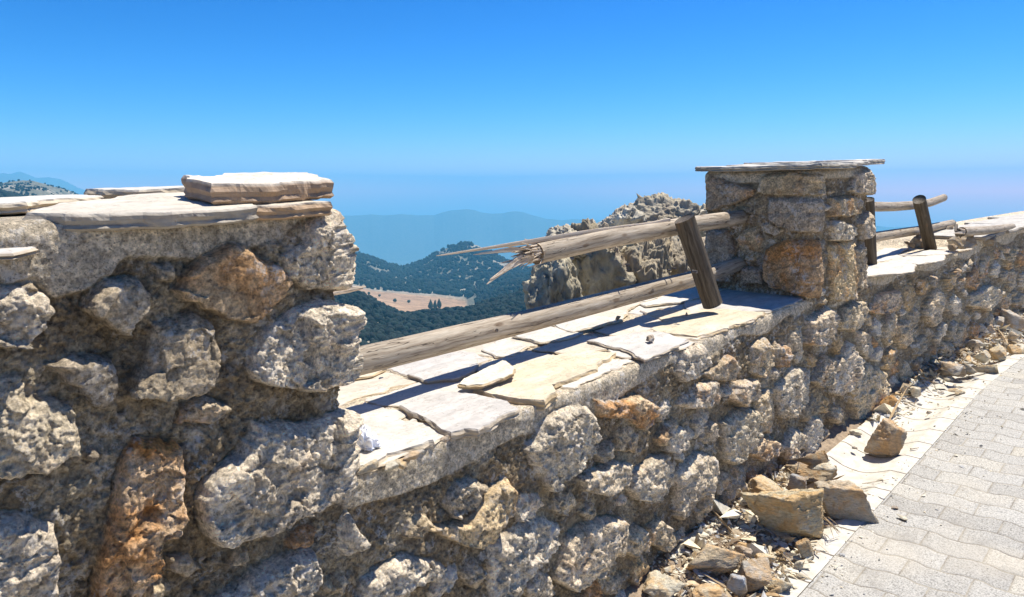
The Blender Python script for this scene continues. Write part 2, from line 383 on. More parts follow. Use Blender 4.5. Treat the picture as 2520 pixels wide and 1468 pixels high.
def masonry_field(s, t, stones, X3, seed, cem_lo=None, top_t=None, soft=1.0, mort_amp=1.0, mort_in=0.0, cem_h=0.004):
    """height over the base surface and colour, on the grid s x t; X3 = 3-D base points"""
    Sg, Tg = np.meshgrid(s, t, indexing='ij')
    w1 = fbm(X3 * 9, 3, seed + 3); w2 = fbm(X3 * 9, 3, seed + 9); w3 = fbm(X3 * 38, 2, seed + 12); w4 = fbm(X3 * 38, 2, seed + 14)
    Sw = Sg + 0.012 * w1 + 0.005 * w3; Tw = Tg + 0.012 * w2 + 0.005 * w4
    lump = fbm(X3 * 14, 4, seed + 20); fine = fbm(X3 * 75, 3, seed + 30, 0.6); rid = fbm(X3 * 34, 4, seed + 40, 0.55, True)
    big = fbm(X3 * 5, 3, seed + 50)
    vf = fbm(X3 * 150, 2, seed + 33, 0.6); rid2 = fbm(X3 * 16, 4, seed + 44, 0.6, True)
    Wa, Wb = Sg + 0.010 * w1 + 0.004 * w3, Tg + 0.010 * w2 + 0.004 * w4
    f1 = facet2(Wa, Wb, 11, seed + 100); f2_ = facet2(Wa + 0.3 * w3 / 30, Wb, 27, seed + 110); f3_ = facet2(Wa, Wb, 62, seed + 120)
    H = mort_amp * (0.010 * lump + 0.0055 * fine + 0.006 * rid + 0.006 * rid2 + 0.0028 * vf + 0.020 * big + 0.006 * f2_ + 0.0055 * f3_) - mort_in
    C = MORT * (1 + 0.16 * lump + 0.10 * big)[..., None]
    pale = sm(0.0, 0.42, fbm(X3 * 6.5, 4, seed + 60) + 0.25 * fine)
    C = C * (1 - 0.5 * pale[..., None]) + np.array([0.52, 0.50, 0.44]) * 0.5 * pale[..., None]
    if cem_lo is not None:
        lo = cem_lo(Sg) + 0.012 * w1
        k = sm(0, 0.010, Tg - lo); kk = k[..., None]
        H = H * (1 - k) + k * (cem_h + 0.0016 * fine + 0.003 * big + 0.0014 * rid + 0.0012 * vf)
        C = C * (1 - kk) + kk * CEM * (1 + 0.06 * lump + 0.08 * fine)[..., None]
    CM = k if cem_lo is not None else H * 0
    CM = CM * 1.0; SM = CM * 0.6
    rg = np.random.default_rng(seed + 5)
    pit = sm(0.30, 0.50, vn(X3 * 52, seed + 70) * 0.6 + vn(X3 * 24, seed + 71) * 0.55)
    Hm = H.copy()
    for st in stones:
        p = st['p']; m = 0.05
        i0, i1 = np.searchsorted(s, [p[:, 0].min() - m, p[:, 0].max() + m]); j0, j1 = np.searchsorted(t, [p[:, 1].min() - m, p[:, 1].max() + m])
        r1, r2 = rg.uniform(-1, 1, (4, 2)), rg.uniform(0.0, 0.25, 4)
        if i1 - i0 < 2 or j1 - j0 < 2: continue
        sl_ = (slice(i0, i1), slice(j0, j1))
        x, y = Sw[sl_], Tw[sl_]
        d = sdf(x, y, p) + 0.003 + 0.004 * fine[sl_]
        c = p.mean(0); R = 0.5 * math.hypot(np.ptp(p[:, 0]), np.ptp(p[:, 1])) * 0.75
        dd = (x - c[0]) / R, (y - c[1]) / R
        fac = np.min([1.02 + r2[q] - (r1[q, 0] * dd[0] + (r1[q, 1] + 0.12) * dd[1]) * 0.85 for q in range(4)], 0)
        e = np.clip(d / (st['ew'] * 0.55 * soft * np.clip(1.0 + 1.6 * dd[1], 0.45, 2.4)), 0, 1); pr = (1 - (1 - e) ** 2.0) ** 0.7
        h = pr * (st['h'] * 0.66 + 0.005) * (0.50 + 0.50 * fac) + 0.55 * Hm[sl_] * (1 - e) + 0.004 * e
        h = h + e * ((0.002 + 0.005 * st['r']) * rid[sl_] + (0.008 + 0.013 * st['r']) * f1[sl_] + (0.002 + 0.009 * st['r']) * f2_[sl_] + 0.005 * st['r'] * f3_[sl_]) + e * st['r'] * (0.004 * fine[sl_] + 0.004 * lump[sl_] + 0.006 * rid2[sl_] + 0.0025 * vf[sl_])
        h = h - e * st['pits'] * 0.010 * pit[sl_]
        inside = d > 0
        Hs = H[sl_]; use = inside & (h > Hs - 0.012)
        bl = sm(0.0, 0.005, d)
        Hs[:] = np.where(inside, Hs + (np.maximum(h, Hs - 0.004) - Hs) * bl, Hs)
        gm_ = sm(-0.1, 0.25, fbm(X3[sl_] * 8 + 9, 2, seed + 95))
        Hs -= 0.010 * gm_ * np.exp(-((d - 0.002) / 0.0042) ** 2)
        stain = sm(0.05, 0.5, fbm(X3[sl_] * 11, 4, seed + 80) + 0.6 * st['stain'] - 0.25)[..., None] * st['stain']
        grey = sm(0.2, 0.7, fbm(X3[sl_] * 7 + 40, 4, seed + 90))[..., None] * 0.4
        cc = st['c'] * (1 - stain) + np.array([0.45, 0.235, 0.085]) * stain
        cc = cc * (1 - grey) + np.array([0.36, 0.335, 0.29]) * grey
        cc = cc * (1 + 0.22 * f1[sl_] + 0.14 * f2_[sl_])[..., None]
        k = (bl * use)[..., None]
        C[sl_] = C[sl_] * (1 - k) + cc * k
        k1 = k[..., 0]; SM[sl_] = SM[sl_] * (1 - k1) + k1; CM[sl_] = CM[sl_] * (1 - k1)
    tint = np.array([1.12, 0.99, 0.79]) * (1 - SM[..., None]) + np.array([1.42, 1.25, 1.01]) * SM[..., None]
    C = np.clip(C * tint, 0.02, None); C = C / np.maximum(1.0, C.max(-1, keepdims=True) / 0.86) * np.array([1.0, 0.985, 0.95])
    return H, np.concatenate([C, CM[..., None]], -1)

def nonuniform(x0, x1, step):
    v = [x0]
    while v[-1] < x1: v.append(v[-1] + step(v[-1]))
    return np.array(v)
WY = 1.40
def polyY(pts, Y=WY): return [(on_y(u, v, Y)[0], on_y(u, v, Y)[2]) for u, v in pts]

# ---- left block of the wall (its end stands proud at the opening)
A_X1, A_Y1, A_TOP = 0.965, 2.02, -0.065
hi = polyY
A_st = [
    stone(hi(P(1, 1190,900, 1290,740, 1420,640, 1560,570, 1660,560, 1750,650, 1900,720, 1970,830, 1930,900, 1840,980, 1700,1085, 1560,1065, 1350,1010)), (0.47, 0.385, 0.28), 0.042, 0.12, 0, 0.6, 0.018),
    stone(hi(P(1, 540,1000, 600,880, 700,820, 860,800, 960,830, 1030,910, 990,1000, 900,1080, 850,1195, 700,1110, 590,1050)), GREY, 0.035, 0.2, 0, 0.25, 0.02),
    stone(hi(P(1, -150,860, 0,850, 130,850, 250,900, 330,930, 345,1030, 280,1150, 130,1250, 0,1245, -150,1200)), WHITE, 0.055, 1.3, 0.4, 0.3, 0.035),
    stone(hi(P(1, 300,1410, 450,1340, 700,1330, 790,1430) + P(2, 720,130, 640,212, 520,130, 380,10)), DARK, 0.03, 0.25, 0, 0.0, 0.02),
    stone(hi(P(1, 930,1390, 1060,1110, 1300,1040, 1480,1120, 1500,1300) + P(2, 1370,60, 1330,110, 1200,150, 860,140, 840,60)), (0.38, 0.345, 0.285), 0.045, 0.35, 0, 0.2, 0.022),
    stone(hi(P(10, 1560,1000, 1640,760, 1900,620, 2170,540, 2420,700, 2520,950, 2500,1300, 2400,1550) + P(1, 2400,860, 2320,895, 2080,870, 1950,780, 1910,650)), (0.70, 0.665, 0.60), 0.055, 1.1, 0.3, 0.35, 0.05),
    stone(hi([(600, 905), (640, 800), (700, 765), (775, 738), (850, 748), (880, 775), (890, 860), (882, 935), (850, 945), (760, 950), (680, 945), (610, 928)]), WHITE, 0.06, 1.2, 0.5, 0.35, 0.03),
    stone(hi(P(2, 1290,930, 1290,800, 1320,700, 1440,560, 1590,420, 1640,310, 1790,290, 2000,320, 2180,250, 2360,260, 2390,600, 2290,760, 2180,820, 1900,915, 1840,960, 1680,1025, 1520,1085, 1400,1100)), (0.72, 0.69, 0.63), 0.06, 0.9, 1.0, 0.35, 0.03),
    stone(hi(P(2, 900,400, 1060,400, 1220,480, 1200,680, 1190,880, 1130,1020, 1020,1060, 1010,1250, 880,1390, 820,1500, 590,1500, 640,1200, 690,950, 760,700, 820,550)), (0.60, 0.47, 0.34), 0.05, 1.0, 0.3, 1.0, 0.03),
    stone(hi(P(2, -150,60, 0,20, 120,0, 170,170, 300,150, 460,200, 490,470, 350,540, 160,630, 0,650, -150,640)), (0.56, 0.53, 0.46), 0.06, 1.0, 0.0, 0.2, 0.025),
    stone(hi(P(2, -150,900, 0,880, 150,900, 350,950, 350,1200, 350,1550, -150,1550)), (0.68, 0.65, 0.60), 0.06, 1.1, 0.2, 0.12, 0.03),
    stone(hi(P(2, 1360,1500, 1560,1400, 1700,1260, 1850,1190, 2060,1150, 2075,1300, 2000,1520)), WHITE, 0.045, 1.3, 0.4, 0.15, 0.03),
    stone(hi(P(1, 1050,720, 1130,700, 1200,720, 1190,850, 1090,830)), GREY, 0.012, 0.4, 0, 0.2, 0.02),
    stone(hi(P(2, 1090,1200, 1240,1180, 1350,1260, 1230,1330, 1110,1290)), GREY, 0.012, 0.4, 0, 0.1, 0.02),
    stone(hi(P(2, 560,470, 640,450, 670,520, 600,550, 545,520)), DARK, 0.015, 0.5, 0, 0.1, 0.02),
    stone(hi(P(1, 140,840, 230,830, 250,900, 160,920)), GREY, 0.018, 0.4, 0, 0.1, 0.02),
]
def a_cem_lo(x): return -0.205 + 0.055 * sm(0.46, 0.52, x) + 0.012 * np.sin(x * 17) + 0.045 * sm(0.80, 0.9, x)
ring_r = 0.035
# plan path: end (far) back corner -> front, run from the left far end along the front, round the corner, along the end face, back
sA = nonuniform(-0.55, A_X1 - ring_r, lambda x: 0.0028 if x < 0.15 else 0.0019)
def ring_corner(cx, cy, a0, a1, r, n):
    a = np.linspace(a0, a1, n); return np.stack([cx + r * np.cos(a), cy + r * np.sin(a)], 1), np.stack([np.cos(a), np.sin(a)], 1)
def make_block(name, x0, x1, y0, y1, top, bot, stones, seed, steps, cem_lo, parent, dz, mort_amp=1.0, soft=1.0, mort_in=0.0, open_left=False, cem_s=None):
    r = ring_r; pts = []; nor = []; ss = []
    def seg(a, b, n, st):
        L = math.hypot(b[0] - a[0], b[1] - a[1]); k = max(2, int(L / st)); f = (np.arange(k) + 0.5) / k
        for q in f:
            pts.append((a[0] + (b[0] - a[0]) * q, a[1] + (b[1] - a[1]) * q)); nor.append(n)
    def arc(cx, cy, a0, st=0.004):
        k = max(4, int(r * 1.57 / st))
        for q in (np.arange(k + 1)) / k:
            a = a0 + q * math.pi / 2; pts.append((cx + r * math.cos(a), cy + r * math.sin(a))); nor.append((math.cos(a), math.sin(a)))
    seg((x0, y1 - r), (x0, y0 + r), (-1, 0), steps[0]); arc(x0 + r, y0 + r, math.pi)
    seg((x0 + r, y0), (x1 - r, y0), (0, -1), steps[1]); arc(x1 - r, y0 + r, -math.pi / 2)
    seg((x1, y0 + r), (x1, y1 - r), (1, 0), steps[2]); arc(x1 - r, y1 - r, 0)
    seg((x1 - r, y1), (x0 + r, y1), (0, 1), 0.04); arc(x0 + r, y1 - r, math.pi / 2)
    pts = np.array(pts); nor = np.array(nor)
    d = np.r_[0, np.cumsum(np.hypot(*(np.diff(pts, axis=0).T)))]
    # make the running length equal x on the front face
    i_f = np.argmin(np.abs(pts[:, 0] - (x0 + x1) / 2) + 10 * (nor[:, 1] > -0.99)); s = d - d[i_f] + pts[i_f, 0]
    # vertical profile: wall, rounded arris, top (shrinking towards the middle line)
    zz = list(np.arange(bot, top - 0.03, dz)); off = [0] * len(zz); tt = list(zz); nz = [0.0] * len(zz); lam = [0.0] * len(zz)
    for q in np.linspace(0, 1, 12):
        a = q * math.pi / 2; zz.append(top - 0.03 + 0.03 * math.sin(a)); off.append(0.03 * (1 - math.cos(a))); nz.append(math.sin(a)); tt.append(top - 0.03 + 0.047 * q); lam.append(0)
    k = 60
    for q in np.linspace(0, 1, k)[1:]:
        zz.append(top); off.append(0.03); nz.append(1.0); tt.append(tt[-1] + 0.005); lam.append(q)
    zz = np.array(zz); off = np.array(off); nz = np.array(nz); tt = np.array(tt); lam = np.array(lam)
    hw = (y1 - y0) / 2
    med = np.stack([np.clip(pts[:, 0], x0 + hw, max(x0 + hw, x1 - hw)), np.full(len(pts), (y0 + y1) / 2)], 1)
    base = pts[:, None, :] - nor[:, None, :] * off[None, :, None]
    base = base + (med[:, None, :] - base) * lam[None, :, None]
    B = np.concatenate([base, np.broadcast_to(zz[None, :, None], base.shape[:2] + (1,))], -1)
    N = np.concatenate([nor[:, None, :] * np.sqrt(1 - nz ** 2)[None, :, None], np.broadcast_to(nz[None, :, None], base.shape[:2] + (1,))], -1)
    H, C = masonry_field(s, tt, stones, B, seed, cem_lo, soft=soft, mort_amp=mort_amp, mort_in=mort_in)
    tp = sm(0.0, 1.0, nz)[None, :]; H = H * (1 - tp * 0.5)
    H = H * (1 - sm(0.8, 1.0, lam))[None, :]
    V = B + N * H[..., None]
    n, m_ = V.shape[:2]
    return mesh_obj(name, lift(V).reshape(-1, 3), grid_faces(n, m_, True), M_WALL, parent, True, C.reshape(-1, 4))
wallA = empty('stone_wall', (0.4, 1.7, -1.55)); tag(wallA, 'tall rough stone wall section at the left, topped with pale slabs and mortar, ending at the gap', 'stone wall', 'rubble masonry wall sections')
rng = np.random.default_rng(4)
A_st += fill_random(A_st, -0.9, 0.1, -1.5, -0.25, rng, 0.11, 200)
A_st += fill_random(A_st, 0.1, 0.95, -1.6, -0.3, rng, 0.06, 500, gap=0.010)
A_st += fill_random(A_st, 1.08, 1.6, -1.5, -0.2, rng, 0.12, 200)
o = make_block('stonework', -1.3, A_X1, 1.40, A_Y1, A_TOP, -1.68, A_st, 11, (0.03, 0.0022, 0.006), a_cem_lo, None, 0.0022, mort_in=0.004)
child(o, wallA)

# ---- low wall with its coping bed, one long surface following the bend of the road
LY = lambda x: 1.40 - 0.18 * sm(5.3, 7.5, x) - 0.085 * np.clip(x - 7.2, 0, 20) ** 1.35
LT = lambda x: -0.712 - 0.035 * sm(4.9, 6.7, x) + 0.06 * sm(6.75, 6.95, x)
L_st = [
    stone(hi(P(4, 1250,500, 1340,330, 1450,230, 1620,200, 1690,260, 1720,420, 1690,500, 1600,600, 1420,740, 1370,760, 1300,620)), (0.72, 0.69, 0.62), 0.055, 1.0, 1.0, 0.15, 0.03),
    stone(hi(P(4, 610,1010, 780,960, 900,870, 1000,740, 1120,680, 1140,760, 1120,900, 1000,1000, 980,1070, 860,1100, 720,1080)), (0.62, 0.53, 0.38), 0.06, 0.8, 0.0, 0.4, 0.022),
    stone(hi(P(4, 1700,170, 1900,160, 2000,130, 2090,180, 2090,320, 2000,355, 1900,290, 1720,280)), (0.55, 0.46, 0.35), 0.04, 0.9, 0.6, 0.8, 0.022),
    stone(hi(P(4, 990,1380, 1000,1100, 1150,1000, 1350,930, 1460,990, 1440,1130, 1300,1250, 1200,1350, 1130,1520, 1000,1500)), WHITE, 0.045, 1.2, 0.4, 0.15, 0.03),
    stone(hi(P(4, 1500,1100, 1600,980, 1760,930, 1880,950, 1900,1030, 1860,1180, 1700,1320, 1560,1420, 1430,1340)), (0.62, 0.57, 0.49), 0.055, 0.8, 0.3, 0.45, 0.025),
    stone(hi(P(4, 140,1520, 200,1360, 440,1180, 560,1200, 690,1250, 640,1360, 480,1390, 400,1520)), WHITE, 0.045, 1.3, 0.4, 0.1, 0.03),
    stone(hi(P(4, 1600,690, 1700,620, 1820,560, 1940,580, 1900,700, 1750,770, 1620,760)), (0.56, 0.52, 0.45), 0.045, 0.9, 0.5, 0.3, 0.022),
    stone(hi(P(4, 1950,640, 2100,520, 2200,520, 2210,700, 2100,830, 1960,830, 1920,740)), (0.55, 0.52, 0.46), 0.05, 1.0, 0.4, 0.2, 0.025),
    stone(hi(P(4, 2120,420, 2230,270, 2290,440, 2250,470, 2140,460)), BEIGE, 0.035, 0.7, 0.2, 0.5, 0.02),
    stone(hi(P(4, 700,830, 800,700, 880,650, 1000,720, 900,850, 760,930)), (0.42, 0.39, 0.34), 0.02, 1.3, 0.2, 0.1, 0.03),
    stone(hi(P(4, -40,1000, 90,900, 120,1000, 160,1080, 50,1200, -30,1205)), WHITE, 0.045, 1.0, 0.4, 0.1, 0.022),
    stone(hi(P(4, 1890,1090, 1980,980, 2040,1020, 2030,1140, 1950,1190, 1890,1160)), BEIGE, 0.04, 0.8, 0.2, 0.4, 0.02),
    stone(hi(P(4, 2060,1000, 2130,930, 2200,990, 2210,1100, 2140,1150, 2060,1100)), BEIGE, 0.045, 0.8, 0.2, 0.4, 0.02),
    stone(hi(P(4, 1240,1400, 1330,1290, 1420,1330, 1430,1420, 1360,1520, 1260,1500)), (0.5, 0.47, 0.42), 0.035, 1.1, 0.2, 0.2, 0.02),
    stone(hi(P(4, 2110,1240, 2230,1180, 2290,1120, 2300,1230, 2200,1310, 2130,1300)), BEIGE, 0.05, 0.7, 0.2, 0.4, 0.02),
    stone(hi(P(6, 290,430, 400,350, 490,360, 510,480, 470,580, 330,680, 290,650)), (0.50, 0.47, 0.40), 0.06, 0.7, 0.2, 0.3, 0.03),
    stone(hi(P(6, 445,625, 520,520, 590,530, 640,550, 620,600, 520,655)), (0.56, 0.47, 0.36), 0.05, 0.8, 0.3, 0.55, 0.022),
    stone(hi(P(6, 480,300, 560,230, 590,240, 600,350, 570,500, 510,490, 490,400)), BEIGE, 0.03, 0.7, 0.2, 0.5, 0.025),
    stone(hi(P(6, 600,230, 700,100, 800,120, 790,300, 700,400, 610,410)), (0.53, 0.50, 0.44), 0.055, 0.8, 0.2, 0.3, 0.03),
    stone(hi(P(6, 640,580, 700,460, 780,500, 770,580, 700,650, 650,640)), (0.52, 0.49, 0.43), 0.05, 0.7, 0.2, 0.3, 0.03),
    stone(hi(P(6, 930,120, 980,40, 1050,0, 1105,60, 1080,190, 990,280, 930,260)), (0.56, 0.53, 0.48), 0.06, 0.8, 0.1, 0.4, 0.03),
    stone(hi(P(6, 1040,200, 1150,80, 1240,130, 1270,280, 1150,420, 1060,410)), (0.56, 0.49, 0.37), 0.06, 0.8, 0.2, 0.3, 0.03),
    stone(hi(P(6, -30,440, 50,460, 64,570, 0,610, -40,600)), WHITE, 0.05, 0.9, 0.3, 0.3, 0.02),
    stone(hi(P(6, 20,340, 160,200, 260,180, 265,290, 200,340, 100,350)), (0.5, 0.46, 0.4), 0.05, 0.8, 0.3, 0.5, 0.025),
    stone(hi(P(6, 10,720, 150,600, 260,640, 230,780, 120,900, 30,1000, 5,980)), (0.54, 0.50, 0.43), 0.055, 0.9, 0.3, 0.3, 0.03),
    stone(hi(P(6, 330,300, 370,200, 480,170, 500,290, 400,345)), (0.5, 0.45, 0.38), 0.055, 0.8, 0.2, 0.4, 0.022),
    stone(hi(P(6, 820,190, 900,30, 955,50, 930,200, 870,235)), GREY, 0.045, 1.0, 0.2, 0.3, 0.025),
    stone(hi(P(6, 190,150, 330,30, 380,110, 340,190, 220,190)), (0.48, 0.42, 0.33), 0.045, 0.6, 0.2, 0.55, 0.022),
    stone(hi(P(6, 110,1150, 150,1050, 270,980, 290,1050, 200,1170)), BEIGE, 0.045, 0.7, 0.2, 0.4, 0.022),
    stone(hi(P(6, 20,120, 60,20, 160,-30, 180,60, 120,170, 40,200)), (0.6, 0.57, 0.52), 0.05, 1.0, 0.3, 0.2, 0.025),
    stone(hi(P(5, 900,1340, 920,1180, 1040,1085, 1120,1130, 1110,1220, 1060,1310, 960,1355)), (0.60, 0.54, 0.46), 0.065, 1.1, 0.3, 0.45, 0.03),
    stone(hi(P(5, 1125,1190, 1170,1080, 1310,1050, 1315,1150, 1220,1250, 1130,1240)), BEIGE, 0.055, 0.8, 0.2, 0.3, 0.025),
    stone(hi(P(5, 1330,1120, 1400,1000, 1530,970, 1530,1060, 1480,1125, 1400,1145)), (0.6, 0.53, 0.45), 0.06, 0.9, 0.2, 0.6, 0.025),
    stone(hi(P(5, 1250,1350, 1260,1240, 1330,1260, 1350,1380, 1290,1440, 1260,1400)), GREY, 0.06, 0.6, 0.2, 0.2, 0.025),
    stone(hi(P(5, 1130,1468, 1200,1310, 1250,1380, 1275,1490, 1200,1540, 1140,1540)), (0.62, 0.57, 0.5), 0.055, 0.9, 0.2, 0.3, 0.025),
    stone(hi(P(5, 1530,1200, 1610,1180, 1610,1330, 1560,1370, 1520,1300)), (0.56, 0.47, 0.35), 0.055, 0.8, 0.2, 0.5, 0.025),
    stone(hi(P(5, 1680,1150, 1700,1060, 1750,940, 1790,1040, 1760,1180, 1720,1215)), (0.56, 0.5, 0.41), 0.06, 0.8, 0.2, 0.3, 0.025),
    stone(hi(P(5, 1890,1070, 1900,1000, 2000,920, 2060,960, 2050,1040, 1980,1100)), (0.54, 0.5, 0.42), 0.06, 0.8, 0.2, 0.3, 0.03),
    stone(hi(P(5, 2190,930, 2200,800, 2240,770, 2275,850, 2240,930)), BEIGE, 0.05, 0.8, 0.2, 0.3, 0.03),
]
L_st += fill_random(L_st, 1.05, 2.6, -1.62, -0.86, rng, 0.10, 1300, gap=0.008)
L_st += fill_random(L_st, 2.6, 5.0, -1.62, -0.80, rng, 0.13, 2000, gap=0.006)
L_st += fill_random(L_st, 4.7, 9.2, -1.62, -0.80, rng, 0.16, 3000, gap=0.006)
def l_cem_lo(x):
    return np.where(x < 2.2, -0.80 + 0.012 * np.sin(x * 9), np.where(x < 3.6, -0.775 + 0.02 * np.sin(x * 11), -0.79 + 0.03 * np.sin(x * 7)))
def make_low():
    s = nonuniform(0.78, 11.5, lambda x: max(0.0028, (x * x + 1.9) / 1.4 / 740 * 0.72) if x < 9 else 0.09)
    zz = list(np.arange(-1.70, -0.735, 0.0032)); off = [0.0] * len(zz); nz = [0.0] * len(zz)
    z1 = zz[-1]
    for q in np.linspace(0.05, 1, 9):
        a = q * math.pi / 2; zz.append(z1 + (-0.712 - z1) * math.sin(a)); off.append(0.010 * (1 - math.cos(a))); nz.append(math.sin(a))
    for y in list(np.arange(0.014, 0.72, 0.006)): zz.append(-0.712); off.append(y); nz.append(1.0)
    nt = len(zz)
    for z in (-0.75, -0.9, -1.2, -1.6, -2.2, -3.0): zz.append(z); off.append(0.75); nz.append(-0.0)
    zz = np.array(zz); off = np.array(off); nz = np.array(nz); tt = zz + off; tt[nt:] = tt[nt - 1] + 0.01 * np.arange(1, len(zz) - nt + 1)
    ly = LY(s); up = (LT(s) + 0.712)[:, None] * sm(-1.0, -0.72, zz)[None, :]
    dy = np.gradient(ly, s); nn = np.stack([dy, -np.ones_like(s)], 1) / np.hypot(1, dy)[:, None]
    B = np.zeros((len(s), len(zz), 3)); B[..., 0] = s[:, None]; B[..., 1] = ly[:, None] + off[None, :]; B[..., 2] = zz[None, :] + up
    B[..., 2] = np.where(np.arange(len(zz))[None, :] >= nt, zz[None, :], B[..., 2])
    N = np.zeros_like(B); hz = np.sqrt(1 - nz ** 2); N[..., 0] = nn[:, :1] * hz; N[..., 1] = nn[:, 1:] * hz; N[..., 2] = nz
    N[:, nt:, 0] = 0; N[:, nt:, 1] = 1
    H, C = masonry_field(s, tt, L_st, B, 31, l_cem_lo, mort_in=0.004)
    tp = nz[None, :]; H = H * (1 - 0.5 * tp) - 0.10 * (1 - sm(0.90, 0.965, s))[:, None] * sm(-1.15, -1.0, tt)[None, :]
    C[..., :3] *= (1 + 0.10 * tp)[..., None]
    # broken step up where the far coping starts
    V = B + N * H[..., None]
    w = tag(empty('stone_wall', (3, 1.7, -1.5)), 'long low stone wall running to the right beside the gutter, under the wooden rails', 'stone wall', 'rubble masonry wall sections')
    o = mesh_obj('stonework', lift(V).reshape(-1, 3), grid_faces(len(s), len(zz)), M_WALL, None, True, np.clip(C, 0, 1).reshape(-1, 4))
    child(o, w); return w
wallL = make_low()

# ---- pier
def endp(pts, X=3.78):                       # points on the pier end face -> (s, z); s = x on the front, so the end face lies at s < x0
    r = []
    for u, v in pts:
        w = on_x(u, v, X); r.append((3.78 - (w[1] - 1.385) + 0.015, w[2]))
    return r
fr = lambda pts: polyY(pts, 1.385)
B_st = [
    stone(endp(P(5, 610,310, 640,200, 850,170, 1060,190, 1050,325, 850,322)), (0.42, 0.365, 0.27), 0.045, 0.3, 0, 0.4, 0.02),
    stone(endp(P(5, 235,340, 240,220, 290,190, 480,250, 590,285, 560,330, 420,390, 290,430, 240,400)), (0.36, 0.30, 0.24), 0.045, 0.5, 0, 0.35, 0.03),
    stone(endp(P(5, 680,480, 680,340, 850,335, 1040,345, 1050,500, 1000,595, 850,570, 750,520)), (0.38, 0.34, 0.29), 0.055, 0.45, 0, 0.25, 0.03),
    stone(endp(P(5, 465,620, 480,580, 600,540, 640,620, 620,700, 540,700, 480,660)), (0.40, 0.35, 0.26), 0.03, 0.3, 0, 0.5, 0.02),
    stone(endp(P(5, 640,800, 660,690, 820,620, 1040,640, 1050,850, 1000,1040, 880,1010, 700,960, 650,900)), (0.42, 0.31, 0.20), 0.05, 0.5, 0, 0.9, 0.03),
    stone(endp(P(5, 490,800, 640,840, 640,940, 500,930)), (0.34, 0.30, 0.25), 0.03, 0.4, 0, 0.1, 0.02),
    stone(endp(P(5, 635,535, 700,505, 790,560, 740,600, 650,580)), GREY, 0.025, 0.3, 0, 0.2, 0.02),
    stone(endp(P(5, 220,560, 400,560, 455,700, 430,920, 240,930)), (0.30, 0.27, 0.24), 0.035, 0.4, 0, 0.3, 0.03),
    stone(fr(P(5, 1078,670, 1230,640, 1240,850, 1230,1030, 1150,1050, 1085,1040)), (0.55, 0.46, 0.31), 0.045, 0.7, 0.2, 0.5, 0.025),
    stone(fr(P(5, 1075,530, 1090,500, 1240,530, 1260,600, 1200,640, 1080,640)), (0.60, 0.57, 0.5), 0.045, 1.0, 0.2, 0.2, 0.025),
    stone(fr(P(5, 1085,345, 1250,330, 1275,450, 1160,478, 1080,470)), (0.46, 0.39, 0.28), 0.05, 0.4, 0, 0.6, 0.022),
    stone(fr(P(5, 1255,180, 1330,150, 1360,200, 1370,325, 1290,322, 1210,300)), (0.54, 0.5, 0.44), 0.05, 0.7, 0.1, 0.25, 0.022),
    stone(fr(P(5, 1285,520, 1340,430, 1378,500, 1350,590, 1290,630)), (0.52, 0.48, 0.42), 0.06, 0.8, 0.2, 0.2, 0.025),
    stone(fr(P(5, 1250,700, 1300,640, 1325,800, 1310,960, 1250,990)), GREY, 0.04, 0.7, 0.2, 0.2, 0.022),
]
B_st += fill_random(B_st, 4.75, 5.3, -0.75, -0.15, rng, 0.1, 120)
B_st += fill_random(B_st, 3.2, 4.6, -0.75, -0.14, rng, 0.06, 260, gap=0.014)
pierE = tag(empty('stone_pier', (4.2, 1.7, -0.55)), 'square rough stone pier capped with thin overhanging slabs, rails running into its shaded side', 'stone pier')
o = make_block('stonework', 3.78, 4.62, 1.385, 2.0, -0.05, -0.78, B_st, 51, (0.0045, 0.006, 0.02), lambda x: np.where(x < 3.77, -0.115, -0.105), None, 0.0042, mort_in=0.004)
child(o, pierE)

